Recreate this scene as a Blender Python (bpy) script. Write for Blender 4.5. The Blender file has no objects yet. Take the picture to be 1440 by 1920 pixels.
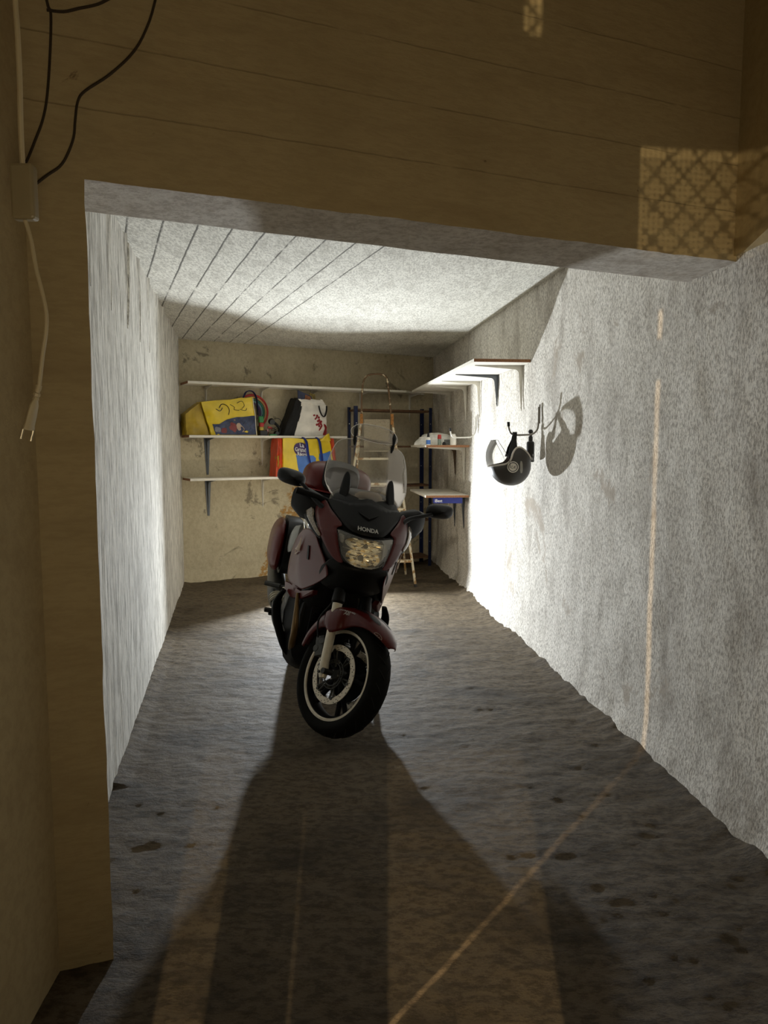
import bpy, bmesh, math, random
from mathutils import Vector, Matrix, noise
random.seed(7)
S = bpy.context.scene
COL = S.collection
# ------------------------------------------------------------------ camera
cam = bpy.data.objects.new('camera', bpy.data.cameras.new('camera'))
COL.objects.link(cam)
cam.location = (0, 0, 1.45)
cam.rotation_euler = (math.radians(90 - 5.37), 0, 0)
cam.data.sensor_width = 36
cam.data.lens = 1331 / 1920 * 36
cam.data.clip_start = 0.02
S.camera = cam
# ------------------------------------------------------------------ exposure and world
S.view_settings.view_transform = 'Standard'
S.view_settings.look = 'None'
S.view_settings.gamma = 1
S.view_settings.use_curve_mapping = False
S.view_settings.exposure = 0.0
W = bpy.data.worlds.new('world'); S.world = W; W.use_nodes = True
W.node_tree.nodes['Background'].inputs[0].default_value = (0.9, 0.7, 0.42, 1)
W.node_tree.nodes['Background'].inputs[1].default_value = 0.0
# ------------------------------------------------------------------ lamps of the place and added fill lights
LAMP = Vector((-0.70, 6.86, 0.62))      # work lamp standing behind the motorcycle
def light(name, kind, loc, power, color, radius=0.02, **kw):
    d = bpy.data.lights.new(name, kind); d.energy = power; d.color = color
    if kind in ('POINT', 'SPOT'): d.shadow_soft_size = radius
    for k, v in kw.items(): setattr(d, k, v)
    o = bpy.data.objects.new(name, d); COL.objects.link(o); o.location = loc
    return o
wl = light('work_lamp_light', 'AREA', LAMP, 128.0, (0.89, 0.95, 1.0), shape='DISK', size=0.045)
_dL = (Vector((-1.66, 5.32, 0)) - Vector((LAMP.x, LAMP.y, 0))).normalized(); _dR = (Vector((0.83, 6.92, 0)) - Vector((LAMP.x, LAMP.y, 0))).normalized()
_ax = (_dL + _dR).normalized(); _ax.z = 0.10
wl.rotation_euler = _ax.to_track_quat('-Z', 'Y').to_euler()
light('back_wall_fill', 'POINT', LAMP - _ax.normalized() * 0.075, 9.0, (1.0, 0.90, 0.72), 0.03)  # added point light that brightens the back wall, not a second bulb
# passage lamps behind the photographer, and an added fill spot
PASS = Vector((0.0, -1.9, 1.3))
light('passage_lamp_light', 'POINT', PASS, 420.0, (1.0, 0.78, 0.46), 0.0015)
up = light('passage_fill', 'SPOT', (0.40, -0.75, 0.95), 44.0, (1.0, 0.83, 0.56), 0.25, spot_size=math.radians(125), spot_blend=1.0)  # warm fill spot added to brighten beam and pier; no fitting there
up.rotation_euler = (math.radians(90 + 24), 0, 0)
SLIT = Vector((-1.30, -0.06, 1.35))
light('side_lamp_light', 'POINT', SLIT, 420.0, (1.0, 0.72, 0.42), 0.002)
# ------------------------------------------------------------------ materials
MATS = {}
def new_mat(name):
    m = bpy.data.materials.new(name); m.use_nodes = True
    nt = m.node_tree; b = nt.nodes['Principled BSDF']
    return m, nt, b
def mat(name, col, rough=0.6, metal=0.0, coat=0.0, var=0.12, bump=0.0, scale=20.0, emit=0.0, trans=0.0):
    """plain procedural surface: base colour varied by noise, optional bump"""
    if name in MATS: return MATS[name]
    m, nt, b = new_mat(name)
    b.inputs['Roughness'].default_value = rough
    b.inputs['Metallic'].default_value = metal
    b.inputs['Coat Weight'].default_value = coat
    b.inputs['Coat Roughness'].default_value = 0.06
    tc = nt.nodes.new('ShaderNodeTexCoord')
    nz = nt.nodes.new('ShaderNodeTexNoise'); nz.inputs['Scale'].default_value = scale; nz.inputs['Detail'].default_value = 4
    nt.links.new(tc.outputs['Object'], nz.inputs['Vector'])
    rp = nt.nodes.new('ShaderNodeValToRGB')
    rp.color_ramp.elements[0].position = 0.3; rp.color_ramp.elements[1].position = 0.7
    rp.color_ramp.elements[0].color = [c * (1 - var) for c in col[:3]] + [1]
    rp.color_ramp.elements[1].color = [min(1, c * (1 + var)) for c in col[:3]] + [1]
    nt.links.new(nz.outputs['Fac'], rp.inputs['Fac'])
    nt.links.new(rp.outputs['Color'], b.inputs['Base Color'])
    if bump:
        bp = nt.nodes.new('ShaderNodeBump'); bp.inputs['Strength'].default_value = bump; bp.inputs['Distance'].default_value = 0.004
        nt.links.new(nz.outputs['Fac'], bp.inputs['Height']); nt.links.new(bp.outputs['Normal'], b.inputs['Normal'])
    if emit:
        b.inputs['Emission Color'].default_value = (*col[:3], 1); b.inputs['Emission Strength'].default_value = emit
    if trans:
        b.inputs['Transmission Weight'].default_value = trans
    MATS[name] = m
    return m
def clear(name, col=(0.9, 0.9, 0.88), alpha=0.12, rough=0.05):
    """clear plastic sheet: mostly transparent with a glossy film"""
    if name in MATS: return MATS[name]
    m, nt, b = new_mat(name)
    out = nt.nodes['Material Output']
    tr = nt.nodes.new('ShaderNodeBsdfTransparent'); tr.inputs[0].default_value = (0.93, 0.93, 0.92, 1)
    b.inputs['Base Color'].default_value = (*col, 1); b.inputs['Roughness'].default_value = rough
    mx = nt.nodes.new('ShaderNodeMixShader')
    fr = nt.nodes.new('ShaderNodeFresnel'); fr.inputs['IOR'].default_value = 1.45
    ad = nt.nodes.new('ShaderNodeMath'); ad.operation = 'ADD'; ad.use_clamp = True; ad.inputs[1].default_value = alpha
    nt.links.new(fr.outputs[0], ad.inputs[0]); nt.links.new(ad.outputs[0], mx.inputs[0])
    nt.links.new(tr.outputs[0], mx.inputs[1]); nt.links.new(b.outputs[0], mx.inputs[2]); nt.links.new(mx.outputs[0], out.inputs[0])
    MATS[name] = m
    return m
def plaster(name, base, dark, s_fine=60, s_mid=6, streak=(1, 1, 1), fine_amt=0.5, mid_amt=0.5, bump=0.4, bdist=0.006,
            rough=0.9, stain=None, stain_thr=0.62, stain_scale=1.3, lines=None, peel=None):
    """painted rough plaster: fine grit, streaked wear, stains with edges of their own, optional board joints"""
    m, nt, b = new_mat(name); N = nt.nodes; Lk = nt.links
    b.inputs['Roughness'].default_value = rough
    b.inputs['Specular IOR Level'].default_value = 0.2
    tc = N.new('ShaderNodeTexCoord')
    def noise_(scale, vec=(1, 1, 1), detail=6, rgh=0.65, dist=0.0):
        mp = N.new('ShaderNodeMapping'); mp.inputs['Scale'].default_value = vec
        Lk.new(tc.outputs['Object'], mp.inputs['Vector'])
        n = N.new('ShaderNodeTexNoise'); n.inputs['Scale'].default_value = scale; n.inputs['Detail'].default_value = detail
        n.inputs['Roughness'].default_value = rgh; n.inputs['Distortion'].default_value = dist
        Lk.new(mp.outputs[0], n.inputs['Vector']); return n.outputs['Fac']
    def ramp(src, a, c, lo=0.0, hi=1.0):
        r = N.new('ShaderNodeMapRange'); r.inputs['From Min'].default_value = a; r.inputs['From Max'].default_value = c
        r.inputs['To Min'].default_value = lo; r.inputs['To Max'].default_value = hi
        r.interpolation_type = 'SMOOTHSTEP'; Lk.new(src, r.inputs['Value']); return r.outputs[0]
    def mix(fac, ca, cb):
        x = N.new('ShaderNodeMix'); x.data_type = 'RGBA'
        if isinstance(fac, float): x.inputs[0].default_value = fac
        else: Lk.new(fac, x.inputs[0])
        for idx, c in ((6, ca), (7, cb)):
            if isinstance(c, tuple): x.inputs[idx].default_value = (*c, 1)
            else: Lk.new(c, x.inputs[idx])
        return x.outputs[2]
    def mul(a, c):
        x = N.new('ShaderNodeMath'); x.operation = 'MULTIPLY'
        for i, v in enumerate((a, c)):
            if isinstance(v, float): x.inputs[i].default_value = v
            else: Lk.new(v, x.inputs[i])
        return x.outputs[0]
    nf = noise_(s_fine, streak, 8, 0.75); nm = noise_(s_mid, streak, 6, 0.6, 0.4); nl = noise_(1.1, (1, 1, 0.6), 4, 0.6)
    f1 = mul(ramp(nf, 0.43, 0.60), fine_amt); f2 = mul(ramp(nm, 0.45, 0.75), mid_amt)
    c = mix(f1, base, dark); c = mix(f2, c, tuple(d * 1.15 for d in dark)); c = mix(mul(ramp(nl, 0.5, 0.8), 0.35), c, dark)
    if stain:
        ns = noise_(stain_scale, (1, 1, 1), 7, 0.7, 0.6)
        c = mix(mul(ramp(ns, stain_thr, stain_thr + 0.06), 0.8), c, stain)
    hgt = nf
    if peel:      # patch of peeled paint: (x0,z0,x1,z1,width,colour) along a slanted line on the back wall
        x0, z0, x1, z1, wd, pc = peel
        sx = N.new('ShaderNodeSeparateXYZ'); Lk.new(tc.outputs['Object'], sx.inputs[0])
        # distance to line in xz
        dx, dz = x1 - x0, z1 - z0; ln = math.hypot(dx, dz)
        a = N.new('ShaderNodeMath'); a.operation = 'MULTIPLY_ADD'; a.inputs[1].default_value = dz / ln; a.inputs[2].default_value = -(x0 * dz - z0 * dx) / ln
        Lk.new(sx.outputs[0], a.inputs[0])
        d = N.new('ShaderNodeMath'); d.operation = 'MULTIPLY_ADD'; d.inputs[1].default_value = -dx / ln
        Lk.new(sx.outputs[2], d.inputs[0]); Lk.new(a.outputs[0], d.inputs[2])
        nn = noise_(9, (1, 1, 1), 6, 0.7)
        e = N.new('ShaderNodeMath'); e.operation = 'MULTIPLY_ADD'; e.inputs[1].default_value = 0.35; Lk.new(nn, e.inputs[0]); Lk.new(d.outputs[0], e.inputs[2])
        ab = N.new('ShaderNodeMath'); ab.operation = 'ABSOLUTE'
        sb = N.new('ShaderNodeMath'); sb.operation = 'SUBTRACT'; sb.inputs[1].default_value = 0.175; Lk.new(e.outputs[0], sb.inputs[0]); Lk.new(sb.outputs[0], ab.inputs[0])
        top = ramp(sx.outputs[2], z1, z1 + 0.25, 1.0, 0.0)
        n2 = noise_(28, (1, 1, 1), 5, 0.7)
        k = mul(mul(ramp(ab.outputs[0], wd, wd * 0.7), top), ramp(n2, 0.40, 0.52))
        c = mix(k, c, pc)
    if lines:     # board joints: list of (nx, ny, nz, period, width, strength, minu, maxu)
        for (nx, ny, nz, per, wd, st, mn, mx_) in lines:
            dt = N.new('ShaderNodeVectorMath'); dt.operation = 'DOT_PRODUCT'; dt.inputs[1].default_value = (nx, ny, nz)
            Lk.new(tc.outputs['Object'], dt.inputs[0])
            jn = noise_(5, (1, 1, 1), 3)
            ja = N.new('ShaderNodeMath'); ja.operation = 'MULTIPLY_ADD'; ja.inputs[1].default_value = 0.012
            Lk.new(jn, ja.inputs[0]); Lk.new(dt.outputs['Value'], ja.inputs[2])
            dv = N.new('ShaderNodeMath'); dv.operation = 'DIVIDE'; dv.inputs[1].default_value = per; Lk.new(ja.outputs[0], dv.inputs[0])
            fr = N.new('ShaderNodeMath'); fr.operation = 'FRACT'; Lk.new(dv.outputs[0], fr.inputs[0])
            lt = ramp(fr.outputs[0], wd, wd * 0.4)
            msk = ramp(noise_(2.6, (1, 1, 1), 5, 0.7), 0.34, 0.5)
            k = mul(mul(lt, msk), float(st))
            k = mul(k, ramp(dt.outputs['Value'], mx_, mx_ - 0.02)); k = mul(k, ramp(dt.outputs['Value'], mn, mn + 0.02))
            c = mix(k, c, tuple(d * 0.35 for d in dark))
    Lk.new(c, b.inputs['Base Color'])
    ad = N.new('ShaderNodeMath'); ad.operation = 'MULTIPLY_ADD'; ad.inputs[1].default_value = 0.5
    Lk.new(nm, ad.inputs[0]); Lk.new(hgt, ad.inputs[2])
    bp = N.new('ShaderNodeBump'); bp.inputs['Strength'].default_value = bump; bp.inputs['Distance'].default_value = bdist
    Lk.new(ad.outputs[0], bp.inputs['Height']); Lk.new(bp.outputs['Normal'], b.inputs['Normal'])
    MATS[name] = m
    return m
# ------------------------------------------------------------------ mesh helpers
def root_of(o):
    while o.parent: o = o.parent
    return o
def obj(name, bm, m, parent=None, world=False, smooth=True, solid=0.0, sub=0, bevel=0.0, tri=False):
    """bmesh -> ONE object. world=True: the shape is in world space and gets moved into its thing's frame."""
    bmesh.ops.recalc_face_normals(bm, faces=bm.faces[:])
    me = bpy.data.meshes.new(name); bm.to_mesh(me); bm.free()
    o = bpy.data.objects.new(name, me); COL.objects.link(o)
    for mm in (m if isinstance(m, (list, tuple)) else [m]): me.materials.append(mm)
    if parent:
        o.parent = parent
        if world: me.transform(root_of(parent).matrix_basis.inverted())
    if smooth:
        for p in me.polygons: p.use_smooth = True
        try: me.set_sharp_from_angle(angle=math.radians(38))
        except Exception: pass
    if solid:
        md = o.modifiers.new('solid', 'SOLIDIFY'); md.thickness = solid; md.offset = 0
    if sub:
        md = o.modifiers.new('sub', 'SUBSURF'); md.levels = sub; md.render_levels = sub
    if bevel:
        md = o.modifiers.new('bevel', 'BEVEL'); md.width = bevel; md.segments = 2; md.limit_method = 'ANGLE'
    return o
def tag(o, label, cat, group=None, kind=None):
    o['label'] = label; o['category'] = cat
    if group: o['group'] = group
    if kind: o['kind'] = kind
    return o
def thing(name, label, cat, loc=(0, 0, 0), rz=0.0, group=None, matrix=None):
    o = bpy.data.objects.new(name, None); COL.objects.link(o); o.empty_display_size = 0.05
    if matrix is not None: o.matrix_basis = matrix
    else: o.location = loc; o.rotation_euler = (0, 0, rz)
    return tag(o, label, cat, group)
def struct(name, bm, m, **kw):
    o = obj(name, bm, m, **kw); o['kind'] = 'structure'; return o
def dup(root, matrix, label, group=None):
    r = root.copy(); COL.objects.link(r); r.matrix_basis = matrix; r['label'] = label
    if group: r['group'] = group
    for ch in [c for c in bpy.data.objects if c.parent == root]:
        c = ch.copy(); COL.objects.link(c); c.parent = r
        for g in [x for x in bpy.data.objects if x.parent == ch]:
            d = g.copy(); COL.objects.link(d); d.parent = c
    return r
V = Vector
def add_hex(bm, pts, mi=0):
    vs = [bm.verts.new(p) for p in pts]     # bottom 4 (ccw), top 4
    for q in ((3, 2, 1, 0), (4, 5, 6, 7), (0, 1, 5, 4), (1, 2, 6, 5), (2, 3, 7, 6), (3, 0, 4, 7)):
        f = bm.faces.new([vs[i] for i in q]); f.material_index = mi
    return vs
def add_box(bm, c, s, rot=None, mi=0):
    x, y, z = (a / 2 for a in s); c = V(c)
    P = [V(p) for p in ((-x, -y, -z), (x, -y, -z), (x, y, -z), (-x, y, -z), (-x, -y, z), (x, -y, z), (x, y, z), (-x, y, z))]
    if rot is not None: P = [rot @ p for p in P]
    return add_hex(bm, [c + p for p in P], mi)
def add_prism(bm, poly, h0, h1, mi=0):
    """vertical prism over an xy polygon"""
    n = len(poly); a = [bm.verts.new((p[0], p[1], h0)) for p in poly]; b = [bm.verts.new((p[0], p[1], h1)) for p in poly]
    for vs in (a[::-1], b):
        f = bm.faces.new(vs); f.material_index = mi
    for i in range(n):
        f = bm.faces.new((a[i], a[(i + 1) % n], b[(i + 1) % n], b[i])); f.material_index = mi
def catmull(pts, n=6, closed=False):
    pts = [V(p) for p in pts]; out = []; L = len(pts)
    rng = range(L) if closed else range(L - 1)
    for i in rng:
        if closed: p0, p1, p2, p3 = pts[(i - 1) % L], pts[i], pts[(i + 1) % L], pts[(i + 2) % L]
        else: p0, p1, p2, p3 = pts[max(i - 1, 0)], pts[i], pts[i + 1], pts[min(i + 2, L - 1)]
        for k in range(n):
            t = k / n
            out.append(0.5 * ((2 * p1) + (-p0 + p2) * t + (2 * p0 - 5 * p1 + 4 * p2 - p3) * t * t + (-p0 + 3 * p1 - 3 * p2 + p3) * t ** 3))
    if not closed: out.append(pts[-1])
    return out
def add_tube(bm, pts, r, seg=8, smooth=0, closed=False, caps=True, mi=0, flat=1.0):
    """tube along points; r is a number or a list; flat squashes the section"""
    if smooth:
        k = len(pts)
        if isinstance(r, (list, tuple)):
            rr = []
            for i in range(k if closed else k - 1):
                for j in range(smooth): rr.append(r[i] + (r[(i + 1) % k] - r[i]) * j / smooth)
            if not closed: rr.append(r[-1])
            r = rr
        pts = catmull(pts, smooth, closed)
    pts = [V(p) for p in pts]; n = len(pts)
    if not isinstance(r, (list, tuple)): r = [r] * n
    rings = []; up = None
    for i, p in enumerate(pts):
        if closed: t = pts[(i + 1) % n] - pts[i - 1]
        else: t = pts[min(i + 1, n - 1)] - pts[max(i - 1, 0)]
        if t.length < 1e-9: t = V((0, 0, 1))
        t.normalize()
        if up is None:
            up = V((0, 0, 1)) if abs(t.z) < 0.9 else V((1, 0, 0))
        up = (up - t * up.dot(t))
        if up.length < 1e-6: up = V((1, 0, 0)) - t * t.x
        up.normalize(); sd = t.cross(up)
        rings.append([bm.verts.new(p + (up * math.cos(a) * flat + sd * math.sin(a)) * r[i]) for a in [2 * math.pi * k / seg for k in range(seg)]])
    m = n if closed else n - 1
    for i in range(m):
        A, B = rings[i], rings[(i + 1) % n]
        for k in range(seg):
            f = bm.faces.new((A[k], A[(k + 1) % seg], B[(k + 1) % seg], B[k])); f.material_index = mi
    if caps and not closed:
        f = bm.faces.new(rings[0][::-1]); f.material_index = mi
        f = bm.faces.new(rings[-1]); f.material_index = mi
def add_loft(bm, rings, caps=True, mi=0, closed=True):
    R = [[bm.verts.new(p) for p in r] for r in rings]; n = len(R[0])
    for A, B in zip(R, R[1:]):
        for k in range(n if closed else n - 1):
            f = bm.faces.new((A[k], A[(k + 1) % n], B[(k + 1) % n], B[k])); f.material_index = mi
    if caps and closed:
        f = bm.faces.new(R[0][::-1]); f.material_index = mi
        f = bm.faces.new(R[-1]); f.material_index = mi
    return R
def add_lathe(bm, prof, seg=32, mat4=None, mi=0, closed=False, arc=None):
    """profile (radius, height) round the z axis, then placed by mat4"""
    M = mat4 or Matrix(); cache = []
    full = arc is None; a0, a1 = arc or (0, 2 * math.pi)
    cols = seg if full else seg + 1
    for k in range(cols):
        a = a0 + (a1 - a0) * k / seg
        cache.append([bm.verts.new(M @ V((p[0] * math.cos(a), p[0] * math.sin(a), p[1]))) for p in prof])
    n = len(prof)
    for k in range(seg):
        A, B = cache[k], cache[(k + 1) % cols]
        for i in range(n if closed else n - 1):
            j = (i + 1) % n
            vs = [A[i], B[i], B[j], A[j]]
            try: f = bm.faces.new(vs); f.material_index = mi
            except ValueError: pass
    bmesh.ops.remove_doubles(bm, verts=[v for c in cache for v in c], dist=1e-6)
def superring(n, hx, hy, e=2.5):
    out = []
    for k in range(n):
        a = 2 * math.pi * k / n; c, s = math.cos(a), math.sin(a)
        out.append((math.copysign(abs(c) ** (2 / e), c) * hx, math.copysign(abs(s) ** (2 / e), s) * hy))
    return out
def chaikin(pts, it=1, keep=()):
    pts = [tuple(p) for p in pts]
    for _ in range(it):
        out = []; n = len(pts)
        for i in range(n):
            p, q = pts[i], pts[(i + 1) % n]
            out.append(tuple(a * .78 + b * .22 for a, b in zip(p, q))); out.append(tuple(a * .22 + b * .78 for a, b in zip(p, q)))
        pts = out
    return pts
def panel_bm(poly, fn, cuts=3, round_=1):
    """fill a 2-D outline, refine it, and lay it on the surface fn(a, b) -> xyz"""
    bm = bmesh.new(); P = chaikin(poly, round_) if round_ else poly
    vs = [bm.verts.new((p[0], p[1], 0)) for p in P]
    es = [bm.edges.new((vs[i], vs[(i + 1) % len(vs)])) for i in range(len(vs))]
    bmesh.ops.triangle_fill(bm, edges=es, use_beauty=True)
    if cuts: bmesh.ops.subdivide_edges(bm, edges=bm.edges[:], cuts=cuts, use_grid_fill=True)
    for v in bm.verts: v.co = V(fn(v.co.x, v.co.y))
    return bm
def text_bm(txt, size, depth=0.001, fn=None, bold=0.0):
    c = bpy.data.curves.new('t', 'FONT'); c.body = txt; c.size = size; c.extrude = depth; c.align_x = 'CENTER'; c.align_y = 'CENTER'; c.offset = bold
    c.resolution_u = 3
    o = bpy.data.objects.new('t', c); COL.objects.link(o)
    dg = bpy.context.evaluated_depsgraph_get(); dg.update()
    me = bpy.data.meshes.new_from_object(o.evaluated_get(dg)); bm = bmesh.new(); bm.from_mesh(me)
    bpy.data.objects.remove(o); bpy.data.meshes.remove(me); bpy.data.curves.remove(c)
    if fn:
        for v in bm.verts: v.co = V(fn(v.co.x, v.co.y, v.co.z))
    return bm
def merge(bm, other, mi=None):
    me = bpy.data.meshes.new('x'); 
    if mi is not None:
        for f in other.faces: f.material_index = mi
    other.to_mesh(me); other.free(); bm.from_mesh(me); bpy.data.meshes.remove(me)
def grid_wall(a, b, z0, z1, nu, nv, disp):
    """wall sheet from floor point a to floor point b, displaced along its normal by disp(u_m, z)"""
    bm = bmesh.new(); a = V((*a, 0)); b = V((*b, 0)); L = (b - a).length; t = (b - a) / L; n = V((-t.y, t.x, 0))
    G = []
    for j in range(nv + 1):
        z = z0 + (z1 - z0) * j / nv
        G.append([bm.verts.new(a + t * (L * i / nu) + n * disp(L * i / nu, z) + V((0, 0, z))) for i in range(nu + 1)])
    for j in range(nv):
        for i in range(nu): bm.faces.new((G[j][i], G[j][i + 1], G[j + 1][i + 1], G[j + 1][i]))
    return bm
def fb(x, y, z, o=3): return noise.fractal(V((x, y, z)), 1.0, 2.0, o)
# ================================================================== THE ROOM
H_C = 2.54
LX = lambda y: -2.12 - 0.213 * (y - 7.44)        # left wall line
RX = lambda y: 0.86 - 0.11 * (y - 6.81)          # right wall line
BY = lambda x: 7.44 + 0.57 * (x + 2.12)          # back wall line
M_left = plaster('left_plaster', (0.87, 0.84, 0.76), (0.21, 0.195, 0.17), 70, 14, (1, 1, 0.09), 0.75, 0.35, 0.5, 0.006)
M_right = plaster('right_plaster', (0.87, 0.83, 0.75), (0.22, 0.19, 0.155), 120, 5.0, (1, 1, 0.42), 0.75, 0.55, 0.6, 0.005, stain=(0.42, 0.36, 0.29), stain_thr=0.60, stain_scale=1.6)
M_back = plaster('back_plaster', (0.60, 0.53, 0.37), (0.28, 0.22, 0.13), 30, 5, (1, 1, 0.8), 0.25, 0.3, 0.4, 0.008,
                 stain=(0.20, 0.17, 0.12), stain_thr=0.59, stain_scale=3.0, peel=(-1.30, 0.05, -0.95, 0.95, 0.10, (0.42, 0.24, 0.08)))
M_ceil = plaster('ceiling_paint', (0.78, 0.76, 0.68), (0.30, 0.28, 0.24), 60, 7, (1.6, 0.5, 1), 0.65, 0.5, 0.5, 0.006, stain=(0.34, 0.32, 0.28), stain_thr=0.66, stain_scale=6.0,
                 lines=[(0.928, 0.371, 0, 0.166, 0.085, 0.95, -1.5, 1.62)])
M_floor = plaster('floor_concrete', (0.155, 0.120, 0.078), (0.028, 0.021, 0.013), 34, 2.6, (0.6, 1.1, 1), 0.6, 0.85, 0.9, 0.016,
                  rough=0.7, stain=(0.24, 0.22, 0.19), stain_thr=0.655, stain_scale=2.6)
M_beam = plaster('beam_concrete', (0.46, 0.37, 0.21), (0.26, 0.19, 0.10), 30, 5, (0.5, 0.5, 2.2), 0.2, 0.35, 0.5, 0.006,
                 stain=(0.16, 0.11, 0.06), stain_thr=0.67, stain_scale=7.0, lines=[(0, 0, 1, 0.165, 0.035, 0.45, 2.2, 2.9)])
M_under = plaster('beam_underside_plaster', (0.60, 0.56, 0.50), (0.26, 0.21, 0.16), 34, 6, (1, 1, 1), 0.5, 0.5, 0.6, 0.008)
M_pass = plaster('passage_wall_paint', (0.46, 0.37, 0.21), (0.25, 0.18, 0.09), 30, 4, (1, 1, 1), 0.2, 0.35, 0.4, 0.006)

# floor, gently uneven and rising a little where it meets the walls
bm = bmesh.new()
XS = [-3.2, -2.7] + [-2.4 + 4.2 * i / 330 for i in range(331)] + [2.1, 2.4]
YS = [-3.0 + 0.2 * i for i in range(22)] + [1.4 + 7.8 * j / 640 for j in range(641)] + [9.6]
G = []
for y in YS:
    row = []
    for x in XS:
        h = 0.010 * fb(x * 1.1, y * 1.1, 0.3) + 0.005 * fb(x * 4, y * 7, 1.7)
        if y > 1.3: h += 0.0040 * fb(x * 11, y * 17, 4.4, 2)
        dr = RX(y) - x; dl = x - LX(y)
        if -0.05 < dr < 0.20 and y > 1.2: h += 0.045 * (1 - max(dr, 0) / 0.20) ** 2 * (0.6 + 0.8 * abs(fb(x * 3, y * 4, 9)))
        if -0.05 < dl < 0.08 and y > 2.9: h += 0.015 * (1 - max(dl, 0) / 0.08)
        row.append(bm.verts.new((x, y, min(h, 0.07) - 0.006)))
    G.append(row)
for j in range(len(YS) - 1):
    for i in range(len(XS) - 1): bm.faces.new((G[j][i], G[j][i + 1], G[j + 1][i + 1], G[j + 1][i]))
struct('floor', bm, M_floor)

# ceiling of the box and of the passage
bm = bmesh.new()
add_prism(bm, [(-1.30, 2.10), (-0.83, 2.17), (1.40, 3.05), (0.60, 9.1), (-2.4, 7.5)], H_C, H_C + 0.15)
struct('ceiling', bm, M_ceil, smooth=False)
bm = bmesh.new(); add_box(bm, (0, -0.2, 3.28), (5.6, 6.6, 0.1))
struct('ceiling_passage', bm, M_pass, smooth=False)

# left wall: board joints left deep slots at the top every half metre
SLOT0 = 0.42
def disp_left(u, z):
    d = 0.006 * fb(u * 1.2, z * 0.8, 3.3) + 0.0035 * fb(u * 14, z * 1.6, 8.8)
    k = (u - 0.455) % 0.505; n = int((u - 0.455) / 0.505)
    if z > 2.07:
        dep = (z - 2.07) / 0.47; w = (0.05, 0.07, 0.17, 0.12, 0.10, 0.09, 0.085, 0.08, 0.07, 0.07, 0.07)[min(max(n, 0), 10)] * dep ** 0.45
        a = k
        if 0 < a < w: d -= 0.075
        elif a > 0.505 - 0.05: d += 0.016 * dep * (1 + (a - 0.505) / 0.05)
    return -d
bm = grid_wall((LX(2.36), 2.36), (LX(7.44), 7.44), -0.05, H_C + 0.02, 760, 110, disp_left)
struct('wall_left', bm, M_left)
def disp_right(u, z):
    d = 0.012 * fb(u * 1.1, z * 1.1, 6.1) + 0.006 * fb(u * 6, z * 6, 2.2) + 0.002 * fb(u * 22, z * 16, 5.2)
    if z < 0.25: d += 0.045 * (1 - z / 0.25) ** 2 * (0.7 + 0.5 * abs(fb(u * 4, z * 4, 1.1)))
    return d
bm = grid_wall((RX(-1.6), -1.6), (RX(9.0), 9.0), -0.05, 2.60, 420, 120, disp_right)
struct('wall_right', bm, M_right)
bm = bmesh.new(); add_prism(bm, [(RX(2.74) - 0.012, 2.74), (RX(2.74) + 0.10, 2.76), (RX(-1.3) + 0.10, -1.3), (RX(-1.3) - 0.012, -1.3)], 2.15, 3.26)
struct('wall_right_upper', bm, M_pass, smooth=False)
bm = grid_wall((LX(7.44) - 0.1, BY(LX(7.44) - 0.1)), (0.72, BY(0.72)), -0.05, H_C + 0.03, 200, 120,
               lambda u, z: -(0.006 * fb(u * 1.5, z * 1.5, 7.7) + 0.003 * fb(u * 9, z * 9, 1.4) + (0.03 * (1 - z / 0.12) if z < 0.12 else 0)))
struct('wall_back', bm, M_back)

# header beam over the opening (two materials: painted face, rough underside), thickened into the passage wall above
def beam_bm():
    bm = bmesh.new(); n = 90
    F = [(-0.77, 1.895), (1.315, 2.72)]; Bk = [(-0.83, 2.165), (1.275, 3.05)]
    lo_f, lo_b, up_f, up_b = [], [], [], []
    for i in range(-14, n + 1):
        t = i / n
        f = (F[0][0] + (F[1][0] - F[0][0]) * t, F[0][1] + (F[1][1] - F[0][1]) * t)
        b = (Bk[0][0] + (Bk[1][0] - Bk[0][0]) * t, Bk[0][1] + (Bk[1][1] - Bk[0][1]) * t)
        w = 0.006 * fb(t * 9, 1, 1) + 0.003 * fb(t * 40, 2, 1); w2 = 0.010 * fb(t * 12, 5, 1) + 0.004 * fb(t * 50, 5, 1)
        lo_f.append(bm.verts.new((f[0], f[1], 2.13 + w * 0.6))); lo_b.append(bm.verts.new((b[0], b[1] + w2, 2.13 + w2 * 0.4)))
        up_f.append(bm.verts.new((f[0], f[1], 3.25))); up_b.append(bm.verts.new((b[0], b[1], 3.25)))
    for A, B, mi in ((up_f, lo_f, 0), (lo_f, lo_b, 1), (lo_b, up_b, 1), (up_b, up_f, 0)):
        for i in range(len(A) - 1):
            f = bm.faces.new((A[i], A[i + 1], B[i + 1], B[i])); f.material_index = mi
    return bm
struct('wall_front', beam_bm(), [M_beam, M_under], smooth=False)
# left pier with a chipped foot
def pier():
    bm = bmesh.new(); nz = 40; rings = []
    for j in range(nz + 1):
        z = -0.02 + 2.20 * j / nz
        w = 0.003 * fb(3, z * 6, 2) + 0.002 * fb(8, z * 20, 2)
        rings.append([(-0.77 + w, 1.895, z), (-0.90 + w, 2.20, z), (-1.20, 2.62, z), (-1.55, 2.35, z), (-1.10, 1.765, z)])
    add_loft(bm, rings); 
    bm.faces.ensure_lookup_table()
    for f in bm.faces:
        c = f.calc_center_median()
        f.material_index = 1 if (c.x + 0.80) > -0.03 and c.y > 1.93 and abs(f.calc_center_median().z - 1) < 1.3 and c.x > -1.1 else 0
    return bm
struct('wall_pier', pier(), [M_beam, M_left], smooth=False)
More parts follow.
